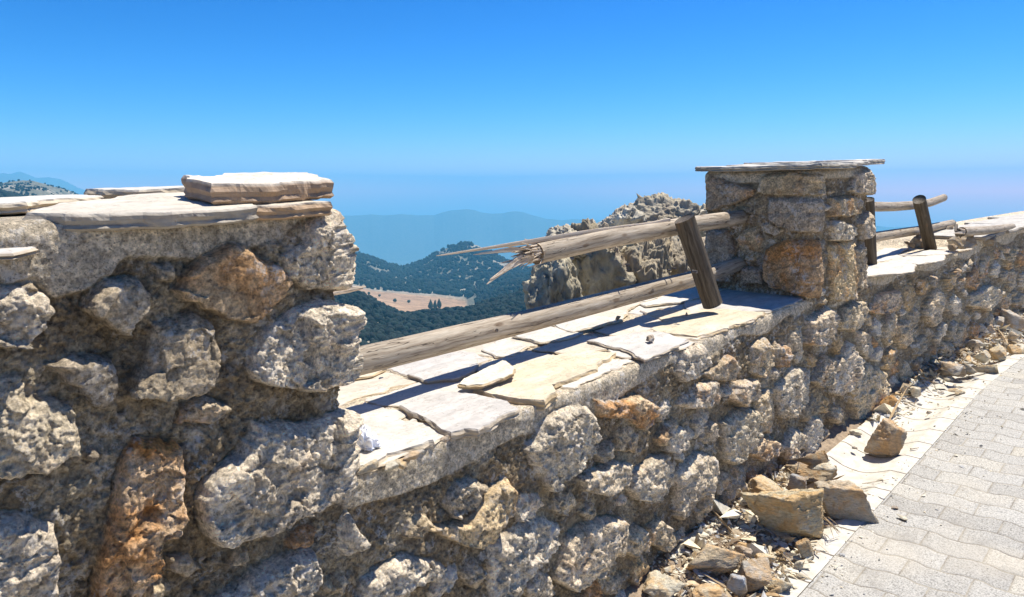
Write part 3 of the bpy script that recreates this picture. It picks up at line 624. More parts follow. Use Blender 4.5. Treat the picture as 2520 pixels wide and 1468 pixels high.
# ------------------------------------------------------------------ slabs
def resample(poly, step, rng_, amp):
    out = []; n = len(poly)
    for i in range(n):
        a = np.array(poly[i]); b = np.array(poly[(i + 1) % n]); L = np.linalg.norm(b - a); k = max(1, int(L / step))
        nn = np.array([-(b - a)[1], (b - a)[0]]) / (L + 1e-9)
        kn = max(2, int(L / 0.028)); kv = rng_.uniform(-1, 1, kn + 1); kx = np.r_[0, np.sort(rng_.uniform(0.03, 0.97, kn - 1)), 1]; kv[0] = kv[-1] = 0
        for j in range(k):
            q = a + (b - a) * j / k; w = vn(np.array([[q[0] * 22, q[1] * 22, amp * 1e3]]), 5)[0] + 0.5 * vn(np.array([[q[0] * 70, q[1] * 70, 3.0]]), 6)[0]
            out.append(q + nn * (w * amp * 0.8 + np.interp(j / k, kx, kv) * amp * 2.6))
    return np.array(out)
def slab_mesh(name, poly, zf, th, col, seed, step=0.014, edge_col=None, terr=0.004, jag=0.003, parent=None, mat=None):
    rg = np.random.default_rng(seed)
    p = resample(poly, step, rg, jag); n = len(p)
    area = 0.5 * np.sum(p[:, 0] * np.roll(p[:, 1], -1) - p[:, 1] * np.roll(p[:, 0], -1))
    if area < 0: p = p[::-1]
    tl = np.roll(p, -1, 0) - np.roll(p, 1, 0); nr = np.stack([tl[:, 1], -tl[:, 0]], 1); nr /= np.linalg.norm(nr, axis=1)[:, None] + 1e-9
    inn = p - nr * 0.003
    xs = np.arange(p[:, 0].min(), p[:, 0].max(), step); ys = np.arange(p[:, 1].min(), p[:, 1].max(), step)
    G = np.stack(np.meshgrid(xs, ys, indexing='ij'), -1).reshape(-1, 2) + rg.uniform(-0.3, 0.3, (len(xs) * len(ys), 2)) * step
    G = G[sdf(G[:, 0], G[:, 1], inn) > step * 0.5]
    v2 = [Vector((float(a), float(b))) for a, b in np.r_[inn, G]]
    vo, eo, fo, *_ = delaunay_2d_cdt(v2, [(i, (i + 1) % n) for i in range(n)], [], 1, 1e-6)
    T = np.array([[a.x, a.y] for a in vo])
    if len(T) < len(v2): pass
    T3 = np.c_[T, np.zeros(len(T))]
    def rel(xy):
        q = np.c_[xy * 1.0, np.full(len(xy), seed * 3.1)]
        a = fbm(q * np.array([5, 9, 1]), 3, seed); st = np.round(a * 3.2) / 3.2
        return terr * st + 0.0012 * fbm(q * 45, 3, seed + 5) + 0.003 * fbm(q * 6, 2, seed + 7)
    zt = np.array([zf(a, b) for a, b in T]) + rel(T)
    V = [np.c_[T, zt]]; F = [tuple(f) for f in fo]
    # skirt: rings following the first n outline vertices (identified by nearest)
    idx = [int(np.argmin((T[:, 0] - a) ** 2 + (T[:, 1] - b) ** 2)) for a, b in inn]
    base = len(T); rings = [(0.0, 0.18), (0.003, 0.4), (-0.002, 0.65), (0.001, 0.85), (-0.006, 1.0)]
    prev = idx
    zi = zt[idx]
    for k, (o_, f) in enumerate(rings):
        w = rg.normal(0, 0.0003, n) + 0.006 * fbm(np.c_[p * 25, np.full(n, k * 1.3)], 3, seed + k)
        q = p + nr * (o_ + w)[:, None]
        V.append(np.c_[q, zi - th * f * (1 + 0.0 * w)])
        cur = [base + i for i in range(n)]; base += n
        for i in range(n):
            j = (i + 1) % n; F.append((prev[i], cur[i], cur[j], prev[j]))
        prev = cur
    F.append(tuple(prev[::-1]))
    V = np.concatenate(V); C = np.tile(np.array(col, float), (len(V), 1))
    C[:len(T)] *= (1 + 0.08 * fbm(np.c_[T * 7, np.full(len(T), seed)], 3, seed + 2))[:, None]
    ec = np.array(edge_col if edge_col is not None else np.array(col) * (0.86, 0.76, 0.62))
    C[len(T):] = ec * (1 + 0.25 * fbm(V[len(T):] * 14, 3, seed + 3))[:, None]
    nc = len(T)
    F = [f for f in F]
    return mesh_obj(name, lift(V), F, mat or M_SLAB, parent, False, np.clip(C, 0, 0.85))
CREAM = (0.61, 0.56, 0.47); GOLD = (0.63, 0.525, 0.36); PALE = (0.535, 0.495, 0.435); WARM = (0.60, 0.52, 0.40)
def slab_px(pts, z, th, col, seed, parent, by=0.0, step=0.014, label=None, ec=None, terr=0.004):
    poly = [tuple(on_z(u, v, z, by)[:2]) for u, v in pts]
    o = slab_mesh('coping_slab', poly, lambda x, y: z + by * (y - 1.4), th, col, seed, step, ec, terr)
    child(o, parent)
    if label: o['label'] = label
    return o
zc = -0.692
SL = [
    (P(5, -200,1110, 40,1110, 330,1105, 650,1125, 560,1180, 350,1250, 190,1290) + P(3, 2280,995, 2160,960, 2250,910), GOLD, 'golden yellow coping slab'),
    (P(3, 960,1360, 1110,1330, 1240,1210, 1500,1150, 1690,1105, 1930,1125, 1860,1175, 1820,1200, 1790,1240, 1490,1355, 1525,1395) + P(4, 1390,165, 1220,160, 1040,125, 920,90), GOLD, 'large golden coping slab with a broken step'),
    (P(4, 430,195, 560,130, 690,95, 960,130, 1150,170, 1220,215, 1120,255, 1020,320, 950,355, 860,350, 770,375, 620,300, 500,240), PALE, 'smooth pale grey coping slab'),
    (P(4, 40,270, 330,250, 560,330, 640,395, 655,430, 580,455, 430,500, 350,520, 240,590, 130,600, 30,560), CREAM, None),
    (P(3, 540,1270, 700,1215, 950,1180, 955,1215, 930,1250, 840,1290, 660,1308), PALE, None),
    (P(3, 1030,1108, 1150,1040, 1300,1088, 1210,1140, 1110,1140), CREAM, None),
    (P(3, 1250,1010, 1440,950, 1670,995, 1550,1030, 1410,1048), CREAM, None),
    (P(3, 1500,930, 1690,872, 1935,905, 1760,950, 1640,975), CREAM, None),
    (P(3, 1690,860, 1900,780, 2090,790, 2010,830, 1960,890), WARM, None),
    (P(3, 1780,1050, 2020,1010, 2200,1002, 2380,1040, 2260,1105, 2120,1160, 2060,1130, 1990,1100), PALE, 'pale grey coping slab with a ragged edge'),
    (P(0, 1700,740, 1790,702, 1900,712, 1955,735, 1890,757, 1720,768), PALE, None),
    (P(0, 1560,735, 1700,712, 1780,712, 1690,738, 1600,748), CREAM, None),
    (P(3, 2000,760, 2150,700, 2280,720, 2130,770), CREAM, None),
    (P(3, 130,1265, 260,1235, 330,1245, 250,1280, 110,1300), GOLD, None),
    (P(5, 1225,835, 1550,765, 1690,800, 1675,845, 1580,862, 1330,880, 1225,890), CREAM, None),
    (P(5, 1225,800, 1430,752, 1560,735, 1600,745, 1540,760, 1330,805), CREAM, None),
    (P(5, 1500,775, 1620,742, 1890,735, 1885,765, 1800,782, 1700,798), CREAM, None),
    (P(5, 1560,738, 1780,700, 1975,705, 1960,718, 1890,732, 1640,740), CREAM, None),
    (P(5, 1330,745, 1480,690, 1640,690, 1560,730, 1400,765), CREAM, None),
    (P(5, 1800,692, 1960,662, 2090,668, 2065,692, 1980,708, 1880,700), WARM, None),
]
for i, (pts, c, lb) in enumerate(SL):
    z = zc if i < 14 else -0.70 - 0.012 * (i - 13) * 0.5
    th = 0.015 if i > 3 else (0.024, 0.034, 0.026, 0.030)[i]
    if 4 <= i < 14:
        cu = sum(a for a, b in pts) / len(pts); cv = sum(b for a, b in pts) / len(pts); pts = [(cu + (a - cu) * 1.16, cv + (b - cv) * 1.22) for a, b in pts]
    slab_px(pts, z + 0.004 * ((i * 7) % 5 - 2) * 0.5, th, c, 100 + i, wallL, label=lb, step=0.012 if i < 4 else 0.02)
# bedded layer of coping stones under the broken upper sheets
rgb = np.random.default_rng(17); xx = 0.99; row = 0
for (ya, yb) in ((1.415, 1.60), (1.62, 1.86), (1.88, 2.13)):
    xx = 0.95 + 0.1 * row; row += 1
    while xx < 3.70:
        w_ = rgb.uniform(0.24, 0.46); x2 = min(xx + w_, 3.75); sk = rgb.uniform(-0.05, 0.05)
        poly = [(xx + rgb.uniform(0, .02), ya + rgb.uniform(-.015, .02)), ((xx + x2) / 2, ya + rgb.uniform(-.02, .02)), (x2 - 0.014 + rgb.uniform(-.02, 0), ya + rgb.uniform(-.015, .02)),
                (x2 - 0.014 + sk, yb + rgb.uniform(-.02, 0)), ((xx + x2) / 2, yb + rgb.uniform(-.02, .01)), (xx + sk, yb + rgb.uniform(-.02, 0))]
        c_ = [CREAM, PALE, CREAM, WARM][rgb.integers(4)]; zq = -0.7035 + rgb.uniform(-0.0015, 0.0015)
        if xx < 3.62 and rgb.random() < 0.86:
            o = slab_mesh('coping_slab', poly, lambda x, y, z=zq: z, 0.010, c_, 900 + int(xx * 100) + row, 0.016, None, 0.0015, 0.006); child(o, wallL)
        xx = x2 + 0.004
# far coping beyond the broken end
for i, (x0, x1) in enumerate(((6.95, 7.6), (7.62, 8.3), (8.32, 9.1), (9.12, 9.9))):
    poly = [(x0, LY(x0) - 0.07), (x1, LY(x1) - 0.05), (x1, LY(x1) + 0.42), (x0, LY(x0) + 0.38 + 0.05 * i)]
    o = slab_mesh('coping_slab', poly, lambda x, y: -0.655, 0.03, (0.5, 0.46, 0.39), 140 + i, 0.05); child(o, wallL)
# pier cap: thin sheets
cap = [([(3.70, 1.33), (4.16, 1.32), (4.20, 1.5), (4.15, 2.03), (3.72, 2.02)], -0.026, 0.026, (0.36, 0.32, 0.25)),
       ([(4.14, 1.33), (4.44, 1.335), (4.46, 1.7), (4.42, 2.06), (4.165, 2.06)], -0.020, 0.024, (0.5, 0.46, 0.38)),
       ([(4.36, 1.36), (4.75, 1.35), (4.77, 1.72), (4.74, 2.07), (4.38, 2.05)], -0.012, 0.03, (0.45, 0.41, 0.34))]
for i, (poly, z, th, c) in enumerate(cap):
    o = slab_mesh('cap_slab', poly, lambda x, y, z=z: z, th, CREAM, 160 + i, 0.02, c, 0.003, 0.006); child(o, pierE)
# slabs on the tall section
def slab_xy(poly, z, by, th, c, seed, parent, step=0.012, ec=None, bx=0.0, name='coping_slab', label=None, terr=0.003):
    o = slab_mesh(name, poly, lambda x, y: z + by * (y - 1.4) + bx * (x - 0.7), th, c, seed, step, ec, terr); child(o, parent)
    if label: o['label'] = label
    return o
zA = -0.046
def pa(pts, z, by): return [tuple(on_z(u, v, z, by)[:2]) for u, v in pts]
slab_xy([(0.375, 1.445), (0.42, 1.395), (0.50, 1.375), (0.56, 1.355), (0.62, 1.36), (0.70, 1.352), (0.752, 1.365), (0.80, 1.56), (0.77, 1.63), (0.62, 1.62), (0.47, 1.56)], -0.056, 0.10, 0.030, (0.58, 0.52, 0.42), 201, wallA, 0.008, (0.33, 0.285, 0.22), label='long cream coping slab with a grey broken front edge')
slab_xy([(0.755, 1.375), (0.83, 1.357), (0.925, 1.36), (0.93, 1.50), (0.81, 1.56), (0.80, 1.5)], -0.060, 0.03, 0.030, WARM, 202, wallA, 0.008, (0.40, 0.27, 0.16), label='brown stained coping slab under the loose block')
slab_xy([(0.42, 1.60), (0.30, 1.66), (0.05, 1.58), (-0.1, 1.62), (-0.2, 1.95), (0.25, 1.97), (0.62, 1.95), (0.60, 1.74), (0.50, 1.70)], -0.038, 0.008, 0.022, (0.66, 0.62, 0.54), 203, wallA, 0.012)
slab_xy([(0.70, 1.80), (0.90, 1.72), (0.97, 1.78), (0.98, 2.03), (0.66, 2.03)], -0.030, 0.014, 0.03, CREAM, 204, wallA, 0.015)
slab_xy([(-0.9, 1.5), (-0.25, 1.48), (-0.26, 1.98), (-0.9, 1.98)], -0.04, 0.0, 0.03, CREAM, 205, wallA, 0.03)
slab_xy([(0.05, 1.36), (0.33, 1.352), (0.375, 1.39), (0.33, 1.48), (0.05, 1.5)], -0.104, 0.10, 0.012, (0.6, 0.56, 0.5), 206, wallA, 0.01)
# loose block lying on top
o = slab_mesh('loose_stone_slab', [(0.675, 1.395), (0.80, 1.392), (0.915, 1.40), (0.955, 1.398), (0.968, 1.43), (0.985, 1.50), (1.02, 1.60), (0.93, 1.635), (0.83, 1.625), (0.80, 1.605), (0.70, 1.57), (0.675, 1.50)],
              lambda x, y: -0.013 + 0.10 * (y - 1.4) - 0.012 * (x - 0.7), 0.041, (0.68, 0.60, 0.48), 210, 0.0065, (0.36, 0.25, 0.16), 0.006, 0.003)
tag(o, 'thick loose stone slab, cream on top and brown in front, lying on the tall wall end', 'stone slab')
del o

# ------------------------------------------------------------------ rocks
def ico(sub):
    b = bmesh.new(); bmesh.ops.create_icosphere(b, subdivisions=sub, radius=1); b.verts.ensure_lookup_table()
    V = np.array([v.co[:] for v in b.verts]); F = np.array([[v.index for v in f.verts] for f in b.faces]); b.free(); return V, F
ICO = {k: ico(k) for k in (2, 3, 4, 5, 6)}
def rock_shape(seed, sub=4, planes=14, rough=0.05, flat=0.0, sharp=60):
    V, F = ICO[sub]; rg = np.random.default_rng(seed)
    n = rg.normal(size=(planes, 3)); n /= np.linalg.norm(n, axis=1)[:, None]
    n = np.r_[n, [[0, 0, -1], rg.normal(0, 0.25, 3) + [0, 0, 1]]]; n /= np.linalg.norm(n, axis=1)[:, None]; d = np.r_[rg.uniform(0.60, 0.98, planes), rg.uniform(0.65, 0.85), rg.uniform(0.75, 1.0)]
    dot = V @ n.T
    inv = np.maximum(dot, 0.02) / d
    k = sharp; r = 1.0 / ((inv ** k).sum(1) ** (1.0 / k))
    P_ = V * r[:, None]
    off = seed * 1.7
    P_ = P_ * (1 + rough * 1.5 * fbm(P_ * 1.9 + off, 4, seed) + rough * 0.7 * fbm(P_ * 7 + off, 4, seed + 3, 0.55, True) + rough * 0.35 * np.round(2.5 * fbm(P_ * np.array([2, 2, 7.0]) + off, 2, seed + 8)) / 2.5)[:, None]
    if sub >= 4: P_ = P_ * (1 + 0.075 * facet3(P_ + 50 + 0.12 * vn(P_ * 3 + off, seed + 2)[:, None], 2.6, seed + 60) + 0.035 * facet3(P_ + 50 + 0.05 * vn(P_ * 9 + off, seed + 2)[:, None], 7, seed + 61))[:, None]
    return P_, F
TAN = (0.64, 0.54, 0.37); LTAN = (0.68, 0.61, 0.46); RGREY = (0.42, 0.41, 0.39); BRN = (0.42, 0.33, 0.215)
def rock_px(u0, u1, v0, v1, col, seed, label, name='rock', depth=0.8, zb=-1.568, sink=0.12, rough=0.05, rot=0.0, tilt=0.0, group=None, sub=4, planes=12, cat='rock'):
    uc = (u0 + u1) / 2; vb = v1 - (v1 - v0) * 0.12
    b = on_z(uc, vb, zb); dist = math.sqrt(float(b @ b))
    w = (u1 - u0) / FX * dist; view = (v1 - v0) / FX * dist
    el = math.atan2(-b[2], math.hypot(b[0], b[1])); dp = w * depth
    h = max(0.25 * w, (view - dp * math.sin(el)) / max(0.3, math.cos(el)))
    Vr, F = rock_shape(seed, sub, planes, rough)
    mn, mx = Vr.min(0), Vr.max(0); Vr = (Vr - (mn + mx) / 2) / (mx - mn)
    if tilt:
        c, s = math.cos(tilt), math.sin(tilt); Vr = Vr @ np.array([[c, 0, -s], [0, 1, 0], [s, 0, c]])
    Vr = Vr * np.array([w, dp, h * (1 + sink)])
    a = math.radians(rot); 
    rt = np.array([sa, -ca, 0]); fw = np.array([ca, sa, 0])
    P3 = Vr[:, :1] * rt + Vr[:, 1:2] * fw + Vr[:, 2:] * np.array([0, 0, 1])
    ctr = np.array([b[0], b[1], 0]) + fw * dp * 0.40; ctr[2] = zb + S * ctr[0]
    P3[:, 2] += h * 0.5 - h * sink * 0.5
    C = np.tile(np.array(col, float), (len(Vr), 1)) * (1 + 0.15 * fbm(Vr * 6 / max(w, 0.02) + seed, 3, seed))[:, None]
    o = mesh_obj(name, P3, F, M_ROCK, None, False if sub <= 3 else True, np.clip(C, 0, 0.8), loc=tuple(ctr))
    if sub > 3:
        pass
    return tag(o, label, cat, group)
g1 = 'fallen rocks at the foot of the wall'
rock_px(1846, 2040, 1198, 1342, (0.62, 0.53, 0.35), 3, 'largest fallen rock, brown faced and ochre below, in the heap at the wall foot', depth=0.65, zb=-1.56, rough=0.05, planes=9, sub=6, group=g1)
rock_px(1832, 1952, 1172, 1252, TAN, 8, 'tan rock with a split face, leaning behind the largest fallen rock on its wall side', depth=0.7, rough=0.05, sub=5, group=g1, zb=-1.53)
rock_px(2030, 2156, 1190, 1298, (0.60, 0.50, 0.36), 12, 'flat topped tan block sitting on the gutter rim just right of the largest rock', depth=0.75, rough=0.035, planes=7, sub=5, group=g1)
rock_px(2147, 2229, 1040, 1127, (0.60, 0.48, 0.33), 21, 'lone upright tan rock standing on the white gutter with a shadow at its side', depth=0.8, rough=0.04, planes=9, sub=5, group=g1)
rock_px(1968, 2040, 1108, 1162, BRN, 33, 'brown rock lying on top of the pile near the pale wire', depth=0.7, sub=4, group=g1, zb=-1.44)
rock_px(2002, 2064, 1136, 1166, LTAN, 35, 'thin pale flake resting beside the brown rock on the pile', depth=0.7, sub=4, group=g1, zb=-1.44)
rock_px(1945, 2072, 1146, 1202, BRN, 36, 'long dark brown rock under the pile next to the gutter', depth=0.5, sub=5, group=g1, zb=-1.54)
rock_px(1942, 1990, 1168, 1212, RGREY, 38, 'rounded grey stone touching the top of the largest rock', depth=0.8, sub=4, group=g1, zb=-1.49)
rock_px(1706, 1834, 1334, 1424, (0.60, 0.48, 0.32), 41, 'long tan slab of rock tilted against the rubble at the bottom edge', depth=0.7, sub=5, group=g1, tilt=0.35, planes=8, zb=-1.55)
rock_px(1687, 1728, 1356, 1406, LTAN, 42, 'small knobbly upright tan stone near the wall foot', depth=0.8, sub=4, group=g1)
rock_px(1590, 1686, 1415, 1490, LTAN, 43, 'broad cream and grey rock cut by the bottom edge, closest to the wall', depth=0.8, sub=5, group=g1)
rock_px(1712, 1797, 1440, 1490, (0.62, 0.50, 0.33), 44, 'yellowish rock cut by the bottom edge between a cream and a blue grey rock', depth=0.8, sub=4, group=g1)
rock_px(1795, 1842, 1422, 1478, (0.47, 0.48, 0.49), 45, 'blue grey angular rock at the bottom edge', depth=0.7, sub=4, group=g1)
rock_px(1820, 1912, 1386, 1462, (0.50, 0.45, 0.37), 46, 'grey topped rock with brown sides in front of the gutter rim', depth=0.8, sub=5, group=g1, planes=8, tilt=-0.2)
rock_px(1902, 1956, 1424, 1466, (0.55, 0.50, 0.38), 47, 'pale wedge shaped rock against the gutter rim at the bottom', depth=0.8, sub=4, group=g1)
rock_px(1964, 2002, 1336, 1386, (0.55, 0.45, 0.30), 48, 'upright brown and cream chunk standing on the gutter rim below the largest rock', depth=0.6, sub=4, group=g1, tilt=-0.2)
rock_px(1866, 1908, 1358, 1390, LTAN, 49, 'flat cream stone below the largest rock', depth=0.9, sub=3, group=g1)
rock_px(1804, 1852, 1340, 1380, (0.52, 0.51, 0.49), 50, 'pale grey chunk between the tilted slab and the largest rock', depth=0.7, sub=4, group=g1)
rock_px(1958, 1986, 1380, 1410, LTAN, 51, 'small pale wedge at the edge of the rubble on the gutter rim', depth=0.8, sub=3, group=g1)
rock_px(1693, 1724, 1428, 1447, (0.68, 0.64, 0.55), 52, 'small white flat stone near the bottom edge', depth=0.8, sub=3, group=g1)
rock_px(1678, 1728, 1404, 1432, LTAN, 53, 'thin cream flake below the knobbly tan stone', depth=0.9, sub=3, group=g1)
def r6(x0, y0, x1, y1): a = Q(6, x0, y0); b = Q(6, x1, y1); return a[0], b[0], a[1], b[1]
rock_px(*r6(1252, 278, 1358, 352), (0.58, 0.40, 0.2), 60, 'orange brown stone by the wall foot beyond the lone upright rock', depth=0.8, sub=4, group=g1)
rock_px(*r6(1370, 222, 1420, 285), LTAN, 61, 'first cream stone of the far rubble strip', depth=0.8, sub=3, group=g1)
rock_px(*r6(1430, 232, 1496, 292), LTAN, 62, 'cream stone at the near tip of the far rubble, touching the gutter', depth=0.8, sub=3, group=g1)
rock_px(*r6(1634, 100, 1756, 178), RGREY, 63, 'smooth grey rock in the far rubble beside the gutter', depth=0.8, sub=4, group=g1)
rock_px(*r6(1740, 90, 1846, 166), (0.48, 0.40, 0.28), 64, 'brown rock right of the smooth grey rock in the far rubble', depth=0.8, sub=4, group=g1)
rock_px(*r6(1826, 92, 1930, 160), TAN, 65, 'tan rock lying on the far gutter in front of a taller one', depth=0.8, sub=4, group=g1)
rock_px(*r6(1828, 26, 1925, 105), LTAN, 66, 'taller pale rock behind the tan rock on the far gutter', depth=0.8, sub=4, group=g1)
rock_px(*r6(1922, 0, 2015, 80), TAN, 67, 'tan rock near the right edge beside the far gutter', depth=0.8, sub=4, group=g1)
rock_px(*r6(2035, -12, 2110, 42), TAN, 68, 'brown rock cut by the right edge of the view', depth=0.8, sub=4, group=g1)
rock_px(*r6(1658, 236, 1720, 262), TAN, 69, 'flat tan chip on the white gutter in the distance', depth=0.8, sub=3, group=g1)
rock_px(*r6(1700, 246, 1752, 276), TAN, 70, 'second flat chip on the distant gutter, nearer the paving', depth=0.8, sub=3, group=g1)
rock_px(*r6(1078, 480, 1142, 522), LTAN, 71, 'flat square cream stone on the dirt strip by the wall', depth=0.9, sub=3, group=g1)
rock_px(*r6(1086, 578, 1114, 600), RGREY, 72, 'small grey pebble left of the lone upright rock', depth=0.9, sub=3, group=g1)
rock_px(*r6(1526, 368, 1556, 392), RGREY, 73, 'small grey pebble in the middle of the white gutter', depth=0.9, sub=3, group=g1)
rock_px(*r6(1318, 932, 1352, 956), RGREY, 74, 'small grey pebble on the pavers', depth=0.9, sub=3, group=g1)
rock_px(*r6(2150, -10, 2300, 50), LTAN, 75, 'pale far rock outside the rubble strip', depth=0.8, sub=3, group=g1)
for k, (u0, u1, v0, v1, lb) in enumerate(((2440, 2480, 782, 812, 'pale rock at the far wall foot, left of a bigger one'), (2478, 2530, 768, 812, 'large pale rock at the far wall foot by the right edge'),
                                         (2425, 2450, 800, 822, 'small pale rock at the far end of the rubble'), (2395, 2425, 838, 858, 'flat pale stone in the far rubble'), (2330, 2372, 895, 925, 'greyish flat stone in the far rubble near the wall'), (2490, 2516, 820, 840, 'greyish stone below the large pale far rock'))):
    rock_px(u0, u1, v0, v1, (0.52, 0.48, 0.41), 80 + k, lb, depth=0.8, sub=4, group=g1, zb=-1.52)

# ------------------------------------------------------------------ ground: pavers, gutter, soil
def sheet(name, x0, x1, y0, y1, nx, ny, zf, mat, xs=None, ys=None, kind='structure', col=None):
    xs = np.linspace(x0, x1, nx) if xs is None else xs; ys = np.linspace(y0, y1, ny) if ys is None else ys
    X, Y = np.meshgrid(xs, ys, indexing='ij'); Z = zf(X, Y)
    o = mesh_obj(name, lift(np.stack([X, Y, Z], -1)).reshape(-1, 3), grid_faces(len(xs), len(ys)), mat)
    return tag(o, kind=kind)
GB = lambda x: 0.915 - 0.10 * np.clip(x - 5.6, 0, 30) ** 1.3 * 0.6      # gutter edge, bending with the road
xs = nonuniform(-3, 16, lambda x: 0.02 if x < 7 else 0.06)
def strip(name, offs, zf, mat, kind='structure'):
    X = np.repeat(xs[:, None], len(offs), 1); Y = GB(xs)[:, None] + np.array(offs)[None, :]
    Z = zf(X, np.repeat(np.array(offs)[None, :], len(xs), 0))
    return tag(mesh_obj(name, lift(np.stack([X, Y, Z], -1)).reshape(-1, 3), grid_faces(len(xs), len(offs)), mat), kind=kind)
GZ = -1.568
tag(strip('pavement', list(np.linspace(-5.0, -0.6, 10)) + list(np.linspace(-0.5, 0.0005, 40)), lambda X, O: GZ + 0.004 * fbm(np.stack([X, O, X * 0], -1) * 1.6, 2, 5), M_PAVE), kind='structure')
def gz(X, O):
    t = np.clip((O - 0.075) / 0.30, 0, 1); d = -0.045 * np.sin(np.pi * t) ** 1.0
    return GZ + 0.003 + np.where(O < 0.075, 0.0, d) + 0.0015 * fbm(np.stack([X, O, X * 0], -1) * 14, 2, 7)
strip('gutter', list(np.linspace(0.0, 0.40, 50)), gz, M_GUT)
strip('dirt_verge', list(np.linspace(0.37, 0.62, 24)), lambda X, O: GZ - 0.012 + 0.06 * sm(0.36, 0.56, O) + 0.012 * fbm(np.stack([X, O, X * 0], -1) * 22, 3, 9), M_DIRT)
# one broad sheet of bare ground under everything on the road side
sheet('ground', -400, 400, -400, 1.6, 60, 60, lambda X, Y: GZ - 0.06 - 0.0 * X, M_DIRT, xs=np.r_[-300, -100, np.linspace(-30, 60, 90), 120, 300], ys=np.r_[-300, -100, np.linspace(-30, 1.6, 40)])
# rubble bed
def mound(X, O):
    n = fbm(np.stack([X, O, X * 0], -1) * 18, 4, 19)
    near = sm(2.0, 2.5, X) * (1 - sm(3.45, 3.75, X)); lo = 0.12 + 0.12 * sm(2.9, 3.5, X) + 0.03 * np.sin(X * 9)
    far = sm(4.7, 6.0, X); lo2 = 0.36 - 0.22 * sm(5.4, 8.5, X)
    a = near * sm(lo - 0.02, lo + 0.08, O) * (0.045 + 0.10 * sm(0.2, 0.55, O)); b = far * sm(lo2 - 0.02, lo2 + 0.10, O) * (0.05 + 0.16 * sm(0.2, 0.6, O) * sm(5, 8, X))
    return GZ - 0.07 + a + b + 0.03 * np.maximum(near, far) * (n + 0.3)
def mound_mesh():
    x = nonuniform(1.9, 11, lambda q: 0.008 if q < 3.8 else 0.02); of = np.linspace(0.02, 0.68, 70)
    X = np.repeat(x[:, None], len(of), 1); O = np.repeat(of[None, :], len(x), 0); Y = GB(x)[:, None] + O
    o = mesh_obj('dirt_heap', lift(np.stack([X, Y, mound(X, O)], -1)).reshape(-1, 3), grid_faces(len(x), len(of)), M_DIRT)
    tag(o, kind='structure')
mound_mesh()
def chips(n, seed, xr, size, zone, asp=None):
    rg = np.random.default_rng(seed); V0, F0 = ICO[2] if False else ico(1); Vs = []; Fs = []; Cs = []; b = 0
    for k in range(n):
        x = rg.uniform(*xr); o = zone(x, rg)
        if o is None: continue
        s = size * rg.lognormal(0, 0.45) * (1 + 0.1 * x)
        nn = rg.normal(size=(7, 3)); nn /= np.linalg.norm(nn, axis=1)[:, None]; d = rg.uniform(0.5, 0.9, 7)
        r = 1 / np.max(np.maximum(V0 @ nn.T, 0.1) / d, axis=1); P_ = V0 * r[:, None] * (np.array([1, rg.uniform(0.5, 0.9), rg.uniform(0.25, 0.6)]) if asp is None else np.array(asp) * np.array([rg.uniform(0.4, 1.4), 1, 1])) * s
        a = rg.uniform(0, 6.28); c, q = math.cos(a), math.sin(a); t = rg.normal(0, 0.35); ct, st = math.cos(t), math.sin(t)
        P_ = P_ @ np.array([[ct, 0, st], [0, 1, 0], [-st, 0, ct]]) @ np.array([[c, q, 0], [-q, c, 0], [0, 0, 1]])
        y = float(GB(np.array(x))) + o; z = max(float(mound(np.array([[x]]), np.array([[o]]))[0, 0]), float(gz(np.array([[x]]), np.array([[o]]))[0, 0]) if 0 <= o < 0.4 else GZ if o < 0 else -9)
        P_ = P_ + np.array([x, y, z + S * x + s * 0.22]); Vs.append(P_); Fs.append(F0 + b); b += len(V0)
        col = np.array([TAN, LTAN, BRN, RGREY, LTAN, (0.62, 0.57, 0.46)][rg.integers(6)]) * rg.uniform(0.8, 1.15); Cs.append(np.tile(col, (len(V0), 1)))
    return np.concatenate(Vs), np.concatenate(Fs), np.concatenate(Cs)
def z_near(x, rg):
    lo = 0.12 + 0.12 * max(0, min(1, (x - 2.9) / 0.6)); o = lo + abs(rg.normal(0, 0.28)) if rg.random() < 0.9 else lo - abs(rg.normal(0, 0.03))
    return o if 0.02 < o < 0.52 else None
def z_far(x, rg):
    lo = 0.38 - 0.22 * max(0, min(1, (x - 5.2) / 3.3)); o = lo + abs(rg.normal(0, 0.16)) if rg.random() < 0.9 else lo - abs(rg.normal(0, 0.08))
    return o if 0.02 < o < 0.6 else None
V, F, C = chips(5200, 71, (2.05, 3.62), 0.0065, z_near); V2, F2, C2 = chips(3600, 72, (4.6, 9.5), 0.0075, z_far)
V3, F3, C3 = chips(260, 73, (3.3, 7.0), 0.003, lambda x, rg: rg.uniform(0.02, 0.42))
V4, F4, C4 = chips(420, 74, (2.1, 7.5), 0.0022, lambda x, rg: 0.02 - abs(rg.normal(0, 0.16)))
V4[:, 2] += 0.001
o = mesh_obj('gravel', np.r_[V, V2, V3, V4], np.r_[F, F2 + len(V), F3 + len(V) + len(V2), F4 + len(V) + len(V2) + len(V3)], M_GRAVEL, None, False, np.r_[C, C2, C3, C4]); tag(o, kind='stuff')
V, F, C = chips(1300, 75, (2.1, 3.7), 0.016, z_near, (1, 0.07, 0.06)); V2, F2, C2 = chips(900, 76, (4.6, 9.0), 0.018, z_far, (1, 0.07, 0.06))
o = mesh_obj('dry_litter', np.r_[V, V2] + np.array([0, 0, 0.004]), np.r_[F, F2 + len(V)], M_GRAVEL, None, False, np.r_[C, C2] * np.array([0.62, 0.5, 0.38])); tag(o, kind='stuff')
